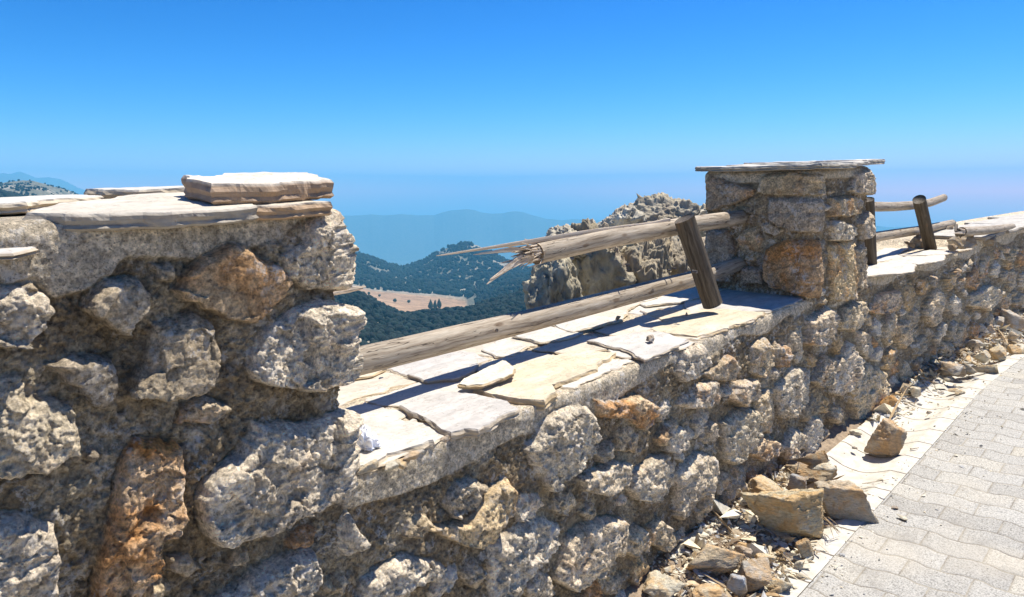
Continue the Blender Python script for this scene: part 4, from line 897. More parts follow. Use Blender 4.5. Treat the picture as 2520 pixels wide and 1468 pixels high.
# larger chips, each a thing
protos = []
rgc = np.random.default_rng(9)
def chip_proto(k):
    Vr, F = rock_shape(300 + k, 3, 9, 0.05); Vr = Vr * np.array([1, 0.75, 0.5])
    col = [TAN, LTAN, BRN, RGREY, (0.62, 0.57, 0.46), TAN][k]
    return mesh_obj('stone_chip', Vr, F, M_ROCK, None, False, np.tile(np.array(col), (len(Vr), 1)))
CH_LAB = ['angular tan stone chip in the rubble along the wall foot', 'pale angular stone chip in the rubble along the wall foot', 'dark brown stone chip in the rubble along the wall foot',
          'grey stone chip in the rubble along the wall foot', 'whitish stone chip in the rubble along the wall foot', 'yellowish stone chip in the rubble along the wall foot']
spots = []
for k in range(300):
    near = k % 3 != 0
    x = rgc.uniform(2.1, 3.6) if near else rgc.uniform(4.8, 8.2); o_ = (z_near if near else z_far)(x, rgc)
    if o_ is None: continue
    s = (0.017 if near else 0.024) * rgc.uniform(0.7, 1.5)
    if any((x - a) ** 2 + (o_ - b) ** 2 < (s + c) ** 2 for a, b, c in spots): continue
    spots.append((x, o_, s))
    if len(spots) >= 110: break
for i, (x, o_, s) in enumerate(spots):
    k = i % 6
    if i < 6: protos.append(chip_proto(k)); ob = protos[k]
    else: ob = protos[k].copy(); COL.objects.link(ob)
    z = max(float(mound(np.array([[x]]), np.array([[o_]]))[0, 0]), float(gz(np.array([[x]]), np.array([[o_]]))[0, 0]) if o_ < 0.4 else -9)
    ob.location = (x, float(GB(np.array(x))) + o_, z + S * x + s * 0.3)
    ob.scale = (s, s, s * rgc.uniform(0.8, 1.2)); ob.rotation_euler = (rgc.normal(0, 0.25), rgc.normal(0, 0.25), rgc.uniform(0, 6.28))
    tag(ob, CH_LAB[k], 'stone chip', 'stone chips of the same colour: ' + ('tan', 'pale', 'brown', 'grey', 'whitish', 'yellowish')[k])

# ------------------------------------------------------------------ logs
def tube(name, pts, radii, mat, seed, parent=None, seg=28, step=0.01, nz=0.03, caps=True, worldpts=False, end_cut=None, squash=1.0):
    pts = np.array(pts, float); radii = np.array(radii, float)
    L = np.r_[0, np.cumsum(np.linalg.norm(np.diff(pts, axis=0), axis=1))]; n = max(3, int(L[-1] / step)); t = np.linspace(0, L[-1], n)
    # smooth path
    c = np.stack([np.interp(t, L, pts[:, i]) for i in range(3)], 1)
    if len(pts) > 2:
        for _ in range(max(1, n // 14)):
            c[1:-1] = 0.25 * c[:-2] + 0.5 * c[1:-1] + 0.25 * c[2:]
    r = np.interp(t, L, radii); tg = np.gradient(c, axis=0); tg /= np.linalg.norm(tg, axis=1)[:, None]
    up = np.array([0, 0, 1.0]); 
    if abs(tg[0, 2]) > 0.8: up = np.array([1.0, 0, 0])
    a1 = np.cross(up[None], tg); a1 /= np.linalg.norm(a1, axis=1)[:, None]; a2 = np.cross(tg, a1)
    th = np.linspace(0, 2 * math.pi, seg, endpoint=False)
    cs, sn = np.cos(th), np.sin(th)
    g = np.stack([np.repeat(t[:, None], seg, 1), np.repeat((cs * 0.045)[None], n, 0), np.repeat((sn * 0.045)[None], n, 0)], -1)
    h = fbm(g * np.array([3, 30, 30]) + seed, 3, seed); h2 = fbm(g * np.array([5, 110, 110]) + seed, 2, seed + 4)
    rr = r[:, None] * (1 + nz * h + nz * 0.35 * h2)
    V = c[:, None] + rr[..., None] * (a1[:, None] * cs[None, :, None] + a2[:, None] * sn[None, :, None] * squash)
    if end_cut is not None: V[-1] += tg[-1] * (end_cut * cs)[:, None]
    vec = g + np.array([seed * 0.37, 0, 0]); V = V.reshape(-1, 3); vec = vec.reshape(-1, 3); F = []
    for f in grid_faces(n, seg): F.append(tuple(f))
    for i in range(n - 1):
        F.append((i * seg + seg - 1, (i + 1) * seg + seg - 1, (i + 1) * seg, i * seg))
    if caps:
        for e, k in ((0, -1), (n - 1, 1)):
            cc = len(V); V = np.r_[V, [V[e * seg:(e + 1) * seg].mean(0) + tg[e] * 0.002 * k]]; vec = np.r_[vec, [[vec[e * seg, 0], 0, 0]]]
            for j in range(seg):
                a, b = e * seg + j, e * seg + (j + 1) % seg
                F.append((a, b, cc) if k > 0 else (b, a, cc))
    o = mesh_obj(name, lift(V), F, mat, None, True, None, vec)
    if parent is not None: child(o, parent)
    return o
def splinter(name, base, tip, w, th, seed, parent, mat=None, bend=(0, 0, 0), flat=(0, 0, 1)):
    """long tapering shard with a split, ragged end"""
    base = np.array(base); tip = np.array(tip); n = 46; rg = np.random.default_rng(seed)
    t = np.linspace(0, 1, n); c = base + (tip - base) * t[:, None] + np.array(bend) * np.sin(math.pi * t)[:, None]
    d = (tip - base) / np.linalg.norm(tip - base); a1 = np.cross(d, flat); a1 /= np.linalg.norm(a1); a2 = np.cross(a1, d)
    wv = w * (1 - t) ** 0.75 * (1 + 0.22 * np.round(vn(np.c_[t * 7, t * 0, t * 0] + seed, seed) * 3) / 3) + 0.0012
    tv = th * (1 - t) ** 0.5 * (1 + 0.3 * vn(np.c_[t * 9, t * 0, t * 0] + seed * 2, seed)) + 0.0010
    seg = 10; V = []; vec = []
    ph = rg.uniform(-0.35, 0.35, seg)
    for i in range(n):
        for j in range(seg):
            a = 2 * math.pi * j / seg; k = 1 + ph[j] * 0.9
            V.append(c[i] + a1 * math.cos(a) * wv[i] * k + a2 * math.sin(a) * tv[i] * k); vec.append((t[i] * 0.5 + seed, math.cos(a) * 0.03, math.sin(a) * 0.03))
    F = [tuple(f) for f in grid_faces(n, seg)] + [(i * seg + seg - 1, (i + 1) * seg + seg - 1, (i + 1) * seg, i * seg) for i in range(n - 1)]
    F.append(tuple(range(seg))[::-1]); F.append(tuple(range((n - 1) * seg, n * seg)))
    o = mesh_obj(name, lift(np.array(V)), F, mat or M_SPLIT, None, False, None, np.array(vec)); child(o, parent); return o
RY = 1.78
def ry(u, v, Y=RY): return on_y(u, v, Y)
fence = tag(empty('rail_fence', (3.1, RY, -0.6)), 'near bay of a round-timber fence with a snapped upper rail and a leaning post, ', 'rail fence', 'round timber fence bays')
lo_a = ry(880, 889); lo_m = ry(1300, 789); lo_b = ry(1712, 684); lo_c = np.array([3.90, 1.775, -0.545])
lo_start = lo_a + (lo_a - lo_m) / np.linalg.norm(lo_a - lo_m) * 0.55
tube('lower_rail', [lo_start, lo_a, lo_m, lo_b, lo_c], [0.043, 0.043, 0.042, 0.040, 0.038], M_RAIL, 3, fence, nz=0.03)
up_a = ry(1318, 624); up_m = ry(1500, 585); up_b = ry(1700, 552); up_c = np.array([3.90, 1.775, -0.298])
ur = tube('upper_rail', [up_a, up_m, up_b, up_c], [0.040, 0.041, 0.040, 0.040], M_RAIL, 8, fence, nz=0.03, caps=True)
# snapped end: many shards growing out of the log
def dirn(a, b): d = np.array(b) - np.array(a); return d / np.linalg.norm(d)
ud = dirn(up_m, up_a)
rg = np.random.default_rng(12)
splinter('splinter', ry(1640, 556) + np.array([0, -0.01, 0.016]), ry(1074, 629), 0.020, 0.010, 1, fence, bend=(0, 0, 0.004), flat=(0, 1, 0.15))
splinter('splinter', ry(1420, 598) + np.array([0, 0.01, 0.005]), ry(1165, 626), 0.015, 0.008, 2, fence, flat=(0, 1, 0))
splinter('splinter', ry(1330, 622), ry(1205, 688), 0.020, 0.011, 3, fence, flat=(0, 1, 0), bend=(0.0, 0, 0.008))
splinter('splinter', ry(1285, 632), ry(1198, 699), 0.012, 0.007, 4, fence, flat=(0, 1, 0), bend=(0, 0, 0.004))
for k in range(54):
    a = rg.uniform(0, 2 * math.pi); q = rg.uniform(0.3, 0.92) * 0.036
    b0 = up_a - ud * 0.05 + np.array([0, math.cos(a) * q, math.sin(a) * q])
    L_ = 0.05 + rg.exponential(0.035)
    splinter('splinter', b0, b0 + ud * L_ + np.array([0, rg.normal(0, 0.008), rg.normal(-0.004, 0.010)]), rg.uniform(0.002, 0.009), rg.uniform(0.0015, 0.005), 20 + k, fence, flat=(0, 1, 0.2))
for k in range(34):
    a = rg.uniform(0, 2 * math.pi); q = rg.uniform(0.1, 1.0) * 0.037
    b0 = up_a - ud * 0.03 + np.array([0, math.cos(a) * q, math.sin(a) * q])
    splinter('splinter', b0, b0 + ud * rg.uniform(0.04, 0.13) + np.array([0, rg.normal(0, 0.02), rg.normal(0, 0.018)]), rg.uniform(0.001, 0.0025), rg.uniform(0.0008, 0.0016), 200 + k, fence, flat=(0, 1, 0.2))
splinter('splinter', ry(1350, 640), ry(1300, 658), 0.004, 0.003, 77, fence); splinter('splinter', ry(1320, 615), ry(1245, 606), 0.0035, 0.002, 78, fence, flat=(0, 1, 0))
# leaning post in front of the rails
pb = on_y(1754, 748, 1.60); pt = on_y(1684, 537, 1.672)
tube('post', [pb, pt], [0.046, 0.047], M_POST, 15, fence, seg=30, nz=0.012, end_cut=0.004)
# screws
def screw(u, v, Y, parent, r=0.006):
    p = on_y(u, v, Y); o = tube('screw', [p + np.array([0, 0.02, 0]), p + np.array([-0.001, -0.004, 0.0])], [r, r], M_METAL, 1, parent, seg=12, step=0.006, nz=0)
    return o
screw(1222, 812, RY - 0.040, fence); screw(1714, 668, 1.588, fence, 0.007)
for (u, v) in ((1548, 650), (1651, 664), (1664, 660)): screw(u, v, RY - 0.038, fence, 0.0035)
# stub of the other half of the upper rail, behind the tall section
stub = tag(empty('broken_rail_stub', (1.0, RY, -0.4)), 'splintered end of a broken rail poking out behind the tall wall end', 'broken rail')
sb = ry(866, 707)
tube('rail_stub', [sb + np.array([-0.55, 0, -0.012]), sb + np.array([-0.12, 0, 0])], [0.04, 0.04], M_RAIL, 44, stub)
splinter('splinter', sb + np.array([-0.16, 0, 0.0]), ry(900, 704), 0.012, 0.006, 61, stub, flat=(0, 1, 0)); splinter('splinter', sb + np.array([-0.14, 0, -0.004]), ry(893, 709), 0.010, 0.006, 62, stub, flat=(0, 1, 0))
# second bay beyond the pier
f2 = tag(empty('rail_fence', (6, 1.6, -0.6)), 'far bay of the timber fence beyond the pier with two posts and bent rails', 'rail fence', 'round timber fence bays')
Y2 = 1.62
def q2(u, v, Y=Y2): return on_y(u, v, Y)
tube('upper_rail', [np.array([4.5, 1.64, -0.30]), q2(2145, 508), q2(2200, 508), q2(2255, 504), q2(2290, 498), q2(2322, 486)], [0.034, 0.034, 0.034, 0.034, 0.034, 0.032], M_RAIL, 23, f2, step=0.02)
tube('lower_rail', [np.array([4.5, 1.64, -0.53]), q2(2145, 584), q2(2200, 575), q2(2262, 566), q2(2343, 549)], [0.036, 0.036, 0.036, 0.036, 0.034], M_RAIL, 24, f2, step=0.02)
tube('post', [on_y(2141, 650, 1.545), on_y(2135, 490, 1.535)], [0.044, 0.040], M_POST, 25, f2, seg=24, nz=0.012)
tube('post', [on_y(2290, 611, 1.50), on_y(2262, 490, 1.51)], [0.046, 0.046], M_POST, 26, f2, seg=24, nz=0.012)
f3 = tag(empty('fallen_rail', (8, 1.7, -0.7)), 'pale round rail lying on the far wall top, its dark rotten end facing the fence', 'fallen rail')
tube('rail', [q2(2366, 570, 1.17), q2(2430, 566, 1.17), q2(2490, 558, 1.16)], [0.034, 0.034, 0.031], M_RAIL, 31, f3, step=0.02)
tube('rail', [q2(2484, 561, 1.22), q2(2580, 563, 1.2)], [0.03, 0.03], M_POST, 33, f3, step=0.03)
for k in range(10):
    p0 = q2(2366, 570, 1.17) + np.array([0.02, rg.normal(0, 0.015), rg.normal(0, 0.015)])
    splinter('splinter', p0, q2(2350 - rg.uniform(-8, 6), 568 + rg.uniform(-8, 8), 1.17), 0.014, 0.011, 130 + k, f3, M_POST if k % 3 else M_SPLIT, flat=(0, 1, 0))
# rubble on the far wall top
def free_rock(c, dims, col, seed, name, label, cat, sub=4, planes=12, rough=0.06, parent=None, mat=None, group=None, tilt=(0, 0, 0), smooth=True, sharp=40):
    Vr, F = rock_shape(seed, sub, planes, rough, sharp=sharp); mn, mx = Vr.min(0), Vr.max(0); Vr = (Vr - (mn + mx) / 2) / (mx - mn) * np.array(dims)
    Rm = np.array(Matrix.Rotation(tilt[2], 3, 'Z') @ Matrix.Rotation(tilt[1], 3, 'Y') @ Matrix.Rotation(tilt[0], 3, 'X')); Vr = Vr @ Rm.T
    C = np.tile(np.array(col, float), (len(Vr), 1)) * (1 + 0.18 * fbm(Vr * 4 / max(dims) + seed, 3, seed))[:, None]
    cw = lift(np.array([c]))[0]
    o = mesh_obj(name, Vr, F, mat or M_ROCK, None, smooth, np.clip(C, 0, 0.8), loc=tuple(cw))
    if label: tag(o, label, cat, group)
    if parent is not None: child(o, parent)
    return o
g2 = 'stones lying on the far wall top'
for k, (u, v, w, h, lb) in enumerate(((2262, 592, 60, 34, 'dark rough stone chunk on the far wall top behind the leaning post'), (2318, 585, 50, 44, 'dark lump of mortar and stone on the far wall top under the rail end'),
                                      (2370, 592, 70, 26, 'pale stone under the rotten end of the fallen rail'), (2345, 608, 26, 12, 'small chip on the far slab beside the fallen rail'), (2238, 602, 22, 12, 'small chip at the left of the far rubble on the wall top'),
                                      (2420, 588, 60, 22, 'grey stone below the middle of the fallen rail'))):
    p = on_y(u, v, 1.62 if k in (0, 1, 4) else 1.24); d = float(np.linalg.norm(p))
    free_rock(p, (w / FX * d * 1.1, w / FX * d * 0.8, h / FX * d * 1.3), (0.36, 0.32, 0.26) if k != 2 else (0.50, 0.44, 0.34), 400 + k, 'rubble_stone', lb, 'stone', group=g2, rough=0.12, planes=14)
# chips by the near coping
for k, (u, v, w, h, c, lb) in enumerate(((962, 1147, 48, 22, LTAN, 'cream flake wedged under the near coping slab at its left'), (1014, 1120, 52, 16, CREAM, 'flat pale flake on the wall edge below the near coping slab'),
                                         (995, 1138, 44, 22, LTAN, 'curved cream flake jutting from the wall edge under the flat pale flake'), (900, 1148, 60, 26, LTAN, 'broken cream edge piece beneath the near coping slab by the wall end'),
                                         (1095, 1078, 26, 16, (0.6, 0.47, 0.33), 'rusty lump of stone and mortar between two near coping slabs'), (1690, 772, 9, 9, BRN, 'tiny dark stone on the golden coping slab'),
                                         (1522, 781, 18, 10, BRN, 'small brown pebble on the coping between the slabs'), (1600, 832, 30, 14, RGREY, 'grey flake tucked under the ragged grey coping slab'), (945, 907, 16, 7, RGREY, 'little grey stone beside the near end of the lower rail'))):
    z = -0.675 if k > 4 else (-0.725, -0.712, -0.735, -0.735, -0.69)[k]
    p = on_z(u, v, z); d = float(np.linalg.norm(p)) 
    if k < 4: p = on_y(u, v, 1.375); d = float(np.linalg.norm(p))
    free_rock(p, (w / FX * d * 1.2, w / FX * d * 0.7, h / FX * d), c, 430 + k, 'stone_flake', lb, 'stone flake', sub=4, rough=0.05, planes=8, tilt=(0, 0, 0.3))
# split piece lying on the coping
sp = [on_z(u, v, -0.662)[:2] for u, v in P(3, 845,1335, 900,1290, 1150,1185, 1175,1190, 1240,1240, 1215,1270, 1010,1335, 900,1345)]
V_ = slab_mesh('wood_piece', [tuple(a) for a in sp], lambda x, y: -0.664 + 0.02 * (x - 1.7), 0.016, (0.72, 0.65, 0.50), 333, 0.008, (0.45, 0.33, 0.18), 0.005, 0.002)
tag(V_, 'pale splintered flat piece lying on the coping beside the large golden slab', 'wood piece')
# tissue
def tissue():
    V, F = ICO[5]; p = V.copy()
    n = np.random.default_rng(5).normal(size=(16, 3)); n /= np.linalg.norm(n, axis=1)[:, None]
    d = np.abs(V @ n.T); cre = np.min(d, 1)
    r = 0.72 + 0.55 * fbm(V * 1.6 + 3, 2, 77) + 0.20 * np.abs(fbm(V * 3.2, 2, 78)) + 0.30 * sm(0, 0.10, cre) - 0.08 * fbm(V * 7, 2, 79, 0.5, True)
    p = V * r[:, None]; p[:, 2] = np.where(p[:, 2] < 0, p[:, 2] * 0.25, p[:, 2])
    p[:, 2] *= 1 + 0.25 * np.clip(-p[:, 0], 0, 1)
    c = on_z(893, 1096, -0.686)
    q = p[:, :1] * np.array([sa, -ca, 0]) * 0.037 + p[:, 1:2] * np.array([ca, sa, 0]) * 0.028 + p[:, 2:] * np.array([0, 0, 1]) * 0.050
    q += p[:, 2:] * np.array([sa, -ca, 0]) * -0.010
    o = mesh_obj('crumpled_tissue', q, F, M_TISSUE, None, True, loc=tuple(lift(np.array([c]))[0])); tag(o, 'crumpled white paper tissue on the near coping slab against the wall end', 'tissue')
tissue()
# twigs, wire
def twig(name, uvs, zs, r, mat, label, cat, seed):
    pts = [on_z(u, v, z) for (u, v), z in zip(uvs, zs)]
    o = tube(name, pts, [r] * (len(pts) - 1) + [r * 0.5], mat, seed, None, seg=8, step=0.008, nz=0.15); tag(o, label, cat)
twig('wire', [Q(7, 556, 525), Q(7, 570, 450), Q(7, 590, 400), Q(7, 608, 378)], [-1.50, -1.44, -1.40, -1.38], 0.0028, M_WIRE, 'thin pale bent wire sticking up at the wall foot above the rock pile', 'wire', 1)
twig('twig', [Q(7, 1050, 615), Q(7, 1150, 600), Q(7, 1250, 583)], [-1.558, -1.555, -1.556], 0.0016, M_TWIG, 'longer thin dry twig on the gutter by the flat topped block', 'twig', 2)
twig('twig', [Q(7, 1070, 610), Q(7, 1120, 618)], [-1.556, -1.556], 0.0014, M_TWIG, 'short dry twig crossing the longer one on the gutter', 'twig', 3)
twig('wood_stick', [Q(7, 1412, 354), Q(7, 1472, 345)], [-1.556, -1.556], 0.005, M_SPLIT, 'short straight piece of light wood on the gutter rim right of the lone rock', 'stick', 4)
for k in range(9):
    rr = np.random.default_rng(500 + k); a = (770 + rr.uniform(-25, 25), 860 + rr.uniform(-10, 60)); b = (870 + rr.uniform(-40, 30), 990 + rr.uniform(-40, 30))
    twig('dry_grass_stalk', [Q(7, *a), Q(7, (a[0] + b[0]) / 2, (a[1] + b[1]) / 2 - 6), Q(7, *b)], [-1.515, -1.50, -1.54], 0.0013, M_TWIG, 'dry straw stalk in the tuft between the largest rock and the flat topped block', 'dry grass', 20 + k)
for ob in bpy.data.objects:
    if ob.name.startswith('dry_grass_stalk'): ob['group'] = 'dry stalks among the rocks'

# ------------------------------------------------------------------ crag behind the wall
crag = tag(empty('rock_outcrop', (4.6, 3.2, -1.6)), 'jagged grey brown rock outcrop rising behind the wall, left of the pier', 'rock outcrop')
def crag_piece(u0, u1, v0, v1, Y, col, seed, dep=0.6, tilt=(0, 0, 0), planes=12, rough=0.09):
    a = on_y((u0 + u1) / 2, (v0 + v1) / 2, Y); d = float(np.linalg.norm(a)); 
    w = (u1 - u0) / FX * d * 1.16; h = (v1 - v0) / FX * d * 1.14
    Vr, F = rock_shape(seed, 6, planes + 7, rough, sharp=26); rq = np.random.default_rng(seed); Rq = np.array(Matrix.Rotation(rq.uniform(-0.9, 0.9), 3, 'Y') @ Matrix.Rotation(rq.uniform(-0.8, 0.8), 3, 'X')); Vr = Vr @ Rq.T; mn, mx = Vr.min(0), Vr.max(0); Vr = (Vr - (mn + mx) / 2) / (mx - mn)
    strata = np.round(fbm(Vr * np.array([2.0, 2.0, 5.0]) + seed, 3, seed + 9) * 5) / 5
    Vr = Vr * (1 + 0.16 * facet3(Vr + 60 + 0.1 * vn(Vr * 4 + seed, 5)[:, None], 3.0, seed + 70) + 0.10 * facet3(Vr + 60 + 0.05 * vn(Vr * 9 + seed, 5)[:, None], 8.0, seed + 71) + 0.05 * strata + 0.07 * fbm(Vr * 4 + seed, 5, seed + 11, 0.55, True) + 0.10 * fbm(Vr * 2.2 + seed, 2, seed + 15))[:, None]
    Vr = Vr * np.array([w, dep, h]); Rm = np.array(Matrix.Rotation(tilt[1], 3, 'Y')); Vr = Vr @ Rm.T
    P3 = Vr[:, :1] * np.array([sa, -ca, 0]) + Vr[:, 1:2] * np.array([ca, sa, 0]) + Vr[:, 2:] * np.array([0, 0, 1])
    P3 = P3 + lift(a[None])[0]
    st = sm(0.1, 0.5, fbm(P3 * 4.0, 4, seed + 20))[:, None]
    C = np.array(col) * (1 - 0.25 * st) + np.array([0.26, 0.17, 0.11]) * 0.25 * st
    o = mesh_obj('boulder', P3, F, M_CRAG, None, True, np.clip(C * np.array([0.84, 0.79, 0.68]), 0, 0.7)); child(o, crag)
CG = (0.56, 0.52, 0.42); CL = (0.70, 0.67, 0.60); CD = (0.46, 0.40, 0.33)
crag_piece(1302, 1430, 612, 860, 3.0, CG, 501, 0.5)
crag_piece(1340, 1560, 560, 840, 3.3, CG, 502, 0.7, planes=9)
crag_piece(1345, 1440, 556, 640, 3.35, CL, 503, 0.5)
crag_piece(1390, 1500, 545, 640, 3.5, CL, 504, 0.6)
crag_piece(1430, 1570, 590, 820, 3.15, CD, 505, 0.4)
crag_piece(1500, 1650, 597, 830, 3.0, (0.50, 0.45, 0.36), 506, 0.45, planes=8)
crag_piece(1480, 1580, 515, 600, 3.7, CL, 507, 0.6)
crag_piece(1560, 1710, 488, 620, 3.6, (0.54, 0.50, 0.42), 508, 0.7, planes=9)
crag_piece(1600, 1760, 580, 800, 3.3, CD, 509, 0.6)
crag_piece(1640, 1730, 500, 600, 3.9, CL, 510, 0.6)
crag_piece(1690, 1800, 510, 700, 4.0, CG, 511, 0.8)
crag_piece(1590, 1690, 600, 760, 3.1, (0.40, 0.36, 0.30), 512, 0.4)
crag_piece(1370, 1580, 580, 860, 3.6, CG, 513, 0.6)
crag_piece(1520, 1740, 570, 860, 3.8, CG, 514, 0.6)

# ------------------------------------------------------------------ mountains, hills, valley
def elev(u, v):                               # tangent of the elevation seen from the wall
    a = (u - CX) / FX; b = -(v - CY) / FX
    return (-sp_ + b * cp) / math.hypot(a, cp + b * sp_)
def azim(u, v=560): a = (u - CX) / FX; b = -(v - CY) / FX; return math.atan2(a, cp + b * sp_)
def curve(*uv):
    uv = np.array(uv, float).reshape(-1, 2); A = np.array([azim(u, v) for u, v in uv]); E_ = np.array([elev(u, v) for u, v in uv]); return A, E_
nodes = [
    (4.0, None, -6.0), (15, None, -13.0), (60, None, -32), (170, None, -66),
    (330, curve(-1500,900, -600,700, 0,620, 500,840, 800,890, 1000,905, 1300,880, 1500,860, 2200,840, 3200,800), None),
    (560, curve(-1500,700, -600,560, 0,520, 400,640, 760,692, 870,722, 905,736, 950,764, 1000,781, 1060,772, 1100,770, 1145,767, 1250,752, 1330,738, 1500,700, 2200,690, 3200,690), None),
    (640, curve(-1500,700, -600,560, 0,535, 400,650, 760,712, 870,740, 905,750, 950,775, 1000,788, 1060,783, 1145,770, 1250,742, 1330,715, 1500,690, 2200,680, 3200,690), None),
    (1050, curve(-1500,600, -600,500, 0,474, 200,520, 500,640, 760,705, 870,712, 915,722, 1000,731, 1060,736, 1110,744, 1150,752, 1230,715, 1330,690, 1500,650, 2200,640, 3200,640), None),
    (1250, curve(-1500,560, -600,470, -200,470, 0,466, 60,462, 110,464, 200,520, 500,610, 760,668, 870,685, 1000,706, 1150,712, 1330,680, 1500,640, 2200,620, 3200,620), None),
    (1700, curve(-1500,540, -600,460, -200,470, 0,460, 60,452, 110,458, 160,467, 240,500, 500,560, 760,602, 840,612, 890,626, 940,644, 990,659, 1040,643, 1075,622, 1100,609, 1128,600, 1150,598, 1175,603, 1200,615, 1240,637, 1280,658, 1330,672, 1400,695, 1500,690, 1700,650, 2200,640, 3200,640), None),
    (2600, None, -420), (4500, None, -640), (6000, None, -560),
    (7000, curve(-2500,480, -1500,420, -600,440, -200,450, 0,460, 200,500, 500,535, 700,530, 871,530, 895,529, 914,527, 943,530, 986,527, 1010,529, 1039,530, 1068,530, 1090,522, 1111,517, 1128,516, 1147,514, 1169,517, 1183,522, 1212,526, 1237,525, 1250,522, 1266,520, 1287,522, 1305,528, 1320,531, 1341,537, 1384,541, 1410,538, 1434,539, 1481,543, 1560,553, 1700,560, 2100,563, 2160,556, 2190,560, 2300,562, 2600,562, 3200,562), None),
    (8500, curve(-2500,470, -1500,430, -900,460, -300,440, -100,436, 0,427, 25,428, 48,423, 62,428, 90,440, 120,437, 150,441, 170,450, 195,463, 260,480, 500,545, 870,545, 1200,540, 1600,566, 2200,570, 3200,570), None),
    (9300, None, -700)]
def land():
    az = np.r_[np.linspace(-1.5, -0.72, 60), np.arange(-0.72, -0.50, 0.0012), np.arange(-0.50, -0.26, 0.004), np.arange(-0.26, 0.20, 0.00075), np.linspace(0.20, 0.66, 90)]
    Rn = np.array([n[0] for n in nodes], float); Zn = []
    for r, cv, z in nodes: Zn.append(np.interp(az, cv[0], cv[1]) * r if cv is not None else np.full(len(az), float(z)))
    Zn = np.array(Zn)
    rr = [4.0]
    while rr[-1] < 9300:
        r = rr[-1]; rr.append(r + (max(0.6, r * 0.06) if r < 300 else 5 + (r - 300) * 0.004 if r < 1100 else 9 if r < 1720 else r * 0.02))
    rr = np.unique(np.r_[np.array(rr), Rn]); rr = rr[rr <= 9300]
    lr = np.log(rr); ln = np.log(Rn); Z = np.zeros((len(az), len(rr)))
    k = np.clip(np.searchsorted(ln, lr, side='right') - 1, 0, len(Rn) - 2); t = (lr - ln[k]) / (ln[k + 1] - ln[k])
    Z = Zn[k].T * (1 - t) + Zn[k + 1].T * t
    A, Rg = np.meshgrid(az, rr, indexing='ij')
    dirx = ca * np.cos(A) + sa * np.sin(A); diry = sa * np.cos(A) - ca * np.sin(A)
    X = Rg * dirx; Y = Rg * diry
    P3 = np.stack([X, Y, X * 0], -1)
    # relief that fades at the traced skylines
    near_node = np.min([np.abs(rr - q) / (0.10 * q) for q in (560, 1050, 1700, 7000, 8500)], 0); fade = np.clip(near_node, 0.12, 1)[None]; fade = np.where(rr[None] > 6000, np.clip(fade, 0.06, 1), fade)
    field = sm(620, 650, Rg) * (1 - sm(1085, 1110, Rg)) * sm(-0.29, -0.27, A) * (1 - sm(-0.066, -0.058, A))
    am = np.where(Rg < 300, 0.02 * Rg, np.where(Rg < 2000, 0.010 * Rg, 0.012 * Rg)) * fade * (1 - field)
    nf = sm(2000, 2800, Rg)
    Z = Z + (1 - nf) * (am * fbm(P3 / np.array([150, 150, 1.0]), 5, 3) + 0.35 * am * fbm(P3 / np.array([35, 35, 1.0]), 3, 6, 0.5, True)) + nf * am * (0.6 * fbm(P3 / np.array([1500, 1500, 1.0]), 3, 4) + 0.5 * fbm(P3 / np.array([420, 420, 1.0]), 3, 5, 0.5, True))
    Z[:, rr > 7900] += 15 * fbm(P3[:, rr > 7900] / np.array([600, 600, 1]), 3, 8)
    n1 = fbm(P3 / np.array([60, 60, 1.0]), 4, 13)
    rock = np.array([0.31, 0.27, 0.205]); scrub = np.array([0.05, 0.062, 0.036]); fld = np.array([0.34, 0.215, 0.125])
    k = sm(-0.25, 0.15, n1)[..., None]; C = rock * (1 - k) + (0.4 * rock + 0.6 * scrub) * k
    far = sm(2300, 2700, Rg)[..., None]; C = C * (1 - far) + np.array([0.13, 0.13, 0.10]) * far
    fk = np.clip(field, 0, 1)[..., None]; C = C * (1 - fk) + fld * fk * (1 + 0.10 * fbm(P3 / np.array([120, 30, 1.0]), 3, 15))[..., None]
    o = mesh_obj('mountain_terrain', np.stack([X, Y, Z], -1).reshape(-1, 3), grid_faces(len(az), len(rr)), M_LAND, None, True, C.reshape(-1, 3)); tag(o, kind='structure')
    return az, rr, Z, field
az, rr, LZ, LF = land()
def land_z(a, r):
    i = np.clip(np.searchsorted(az, a) - 1, 0, len(az) - 2); j = np.clip(np.searchsorted(rr, r) - 1, 0, len(rr) - 2)
    u = (a - az[i]) / (az[i + 1] - az[i]); v = (r - rr[j]) / (rr[j + 1] - rr[j])
    return (LZ[i, j] * (1 - u) + LZ[i + 1, j] * u) * (1 - v) + (LZ[i, j + 1] * (1 - u) + LZ[i + 1, j + 1] * u) * v
def tree_mesh(seed, cone):
    V, F = ICO[2]; q = V * (1 + 0.35 * fbm(V * 1.8 + seed, 3, seed))[:, None]
    if cone: q[:, 2] = q[:, 2] * 1.1; s = np.clip(0.75 - 0.5 * q[:, 2], 0.12, 1.3); q[:, 0] *= s; q[:, 1] *= s
    q[:, 2] = (q[:, 2] - q[:, 2].min()); q[:, 2] /= q[:, 2].max(); return q, F
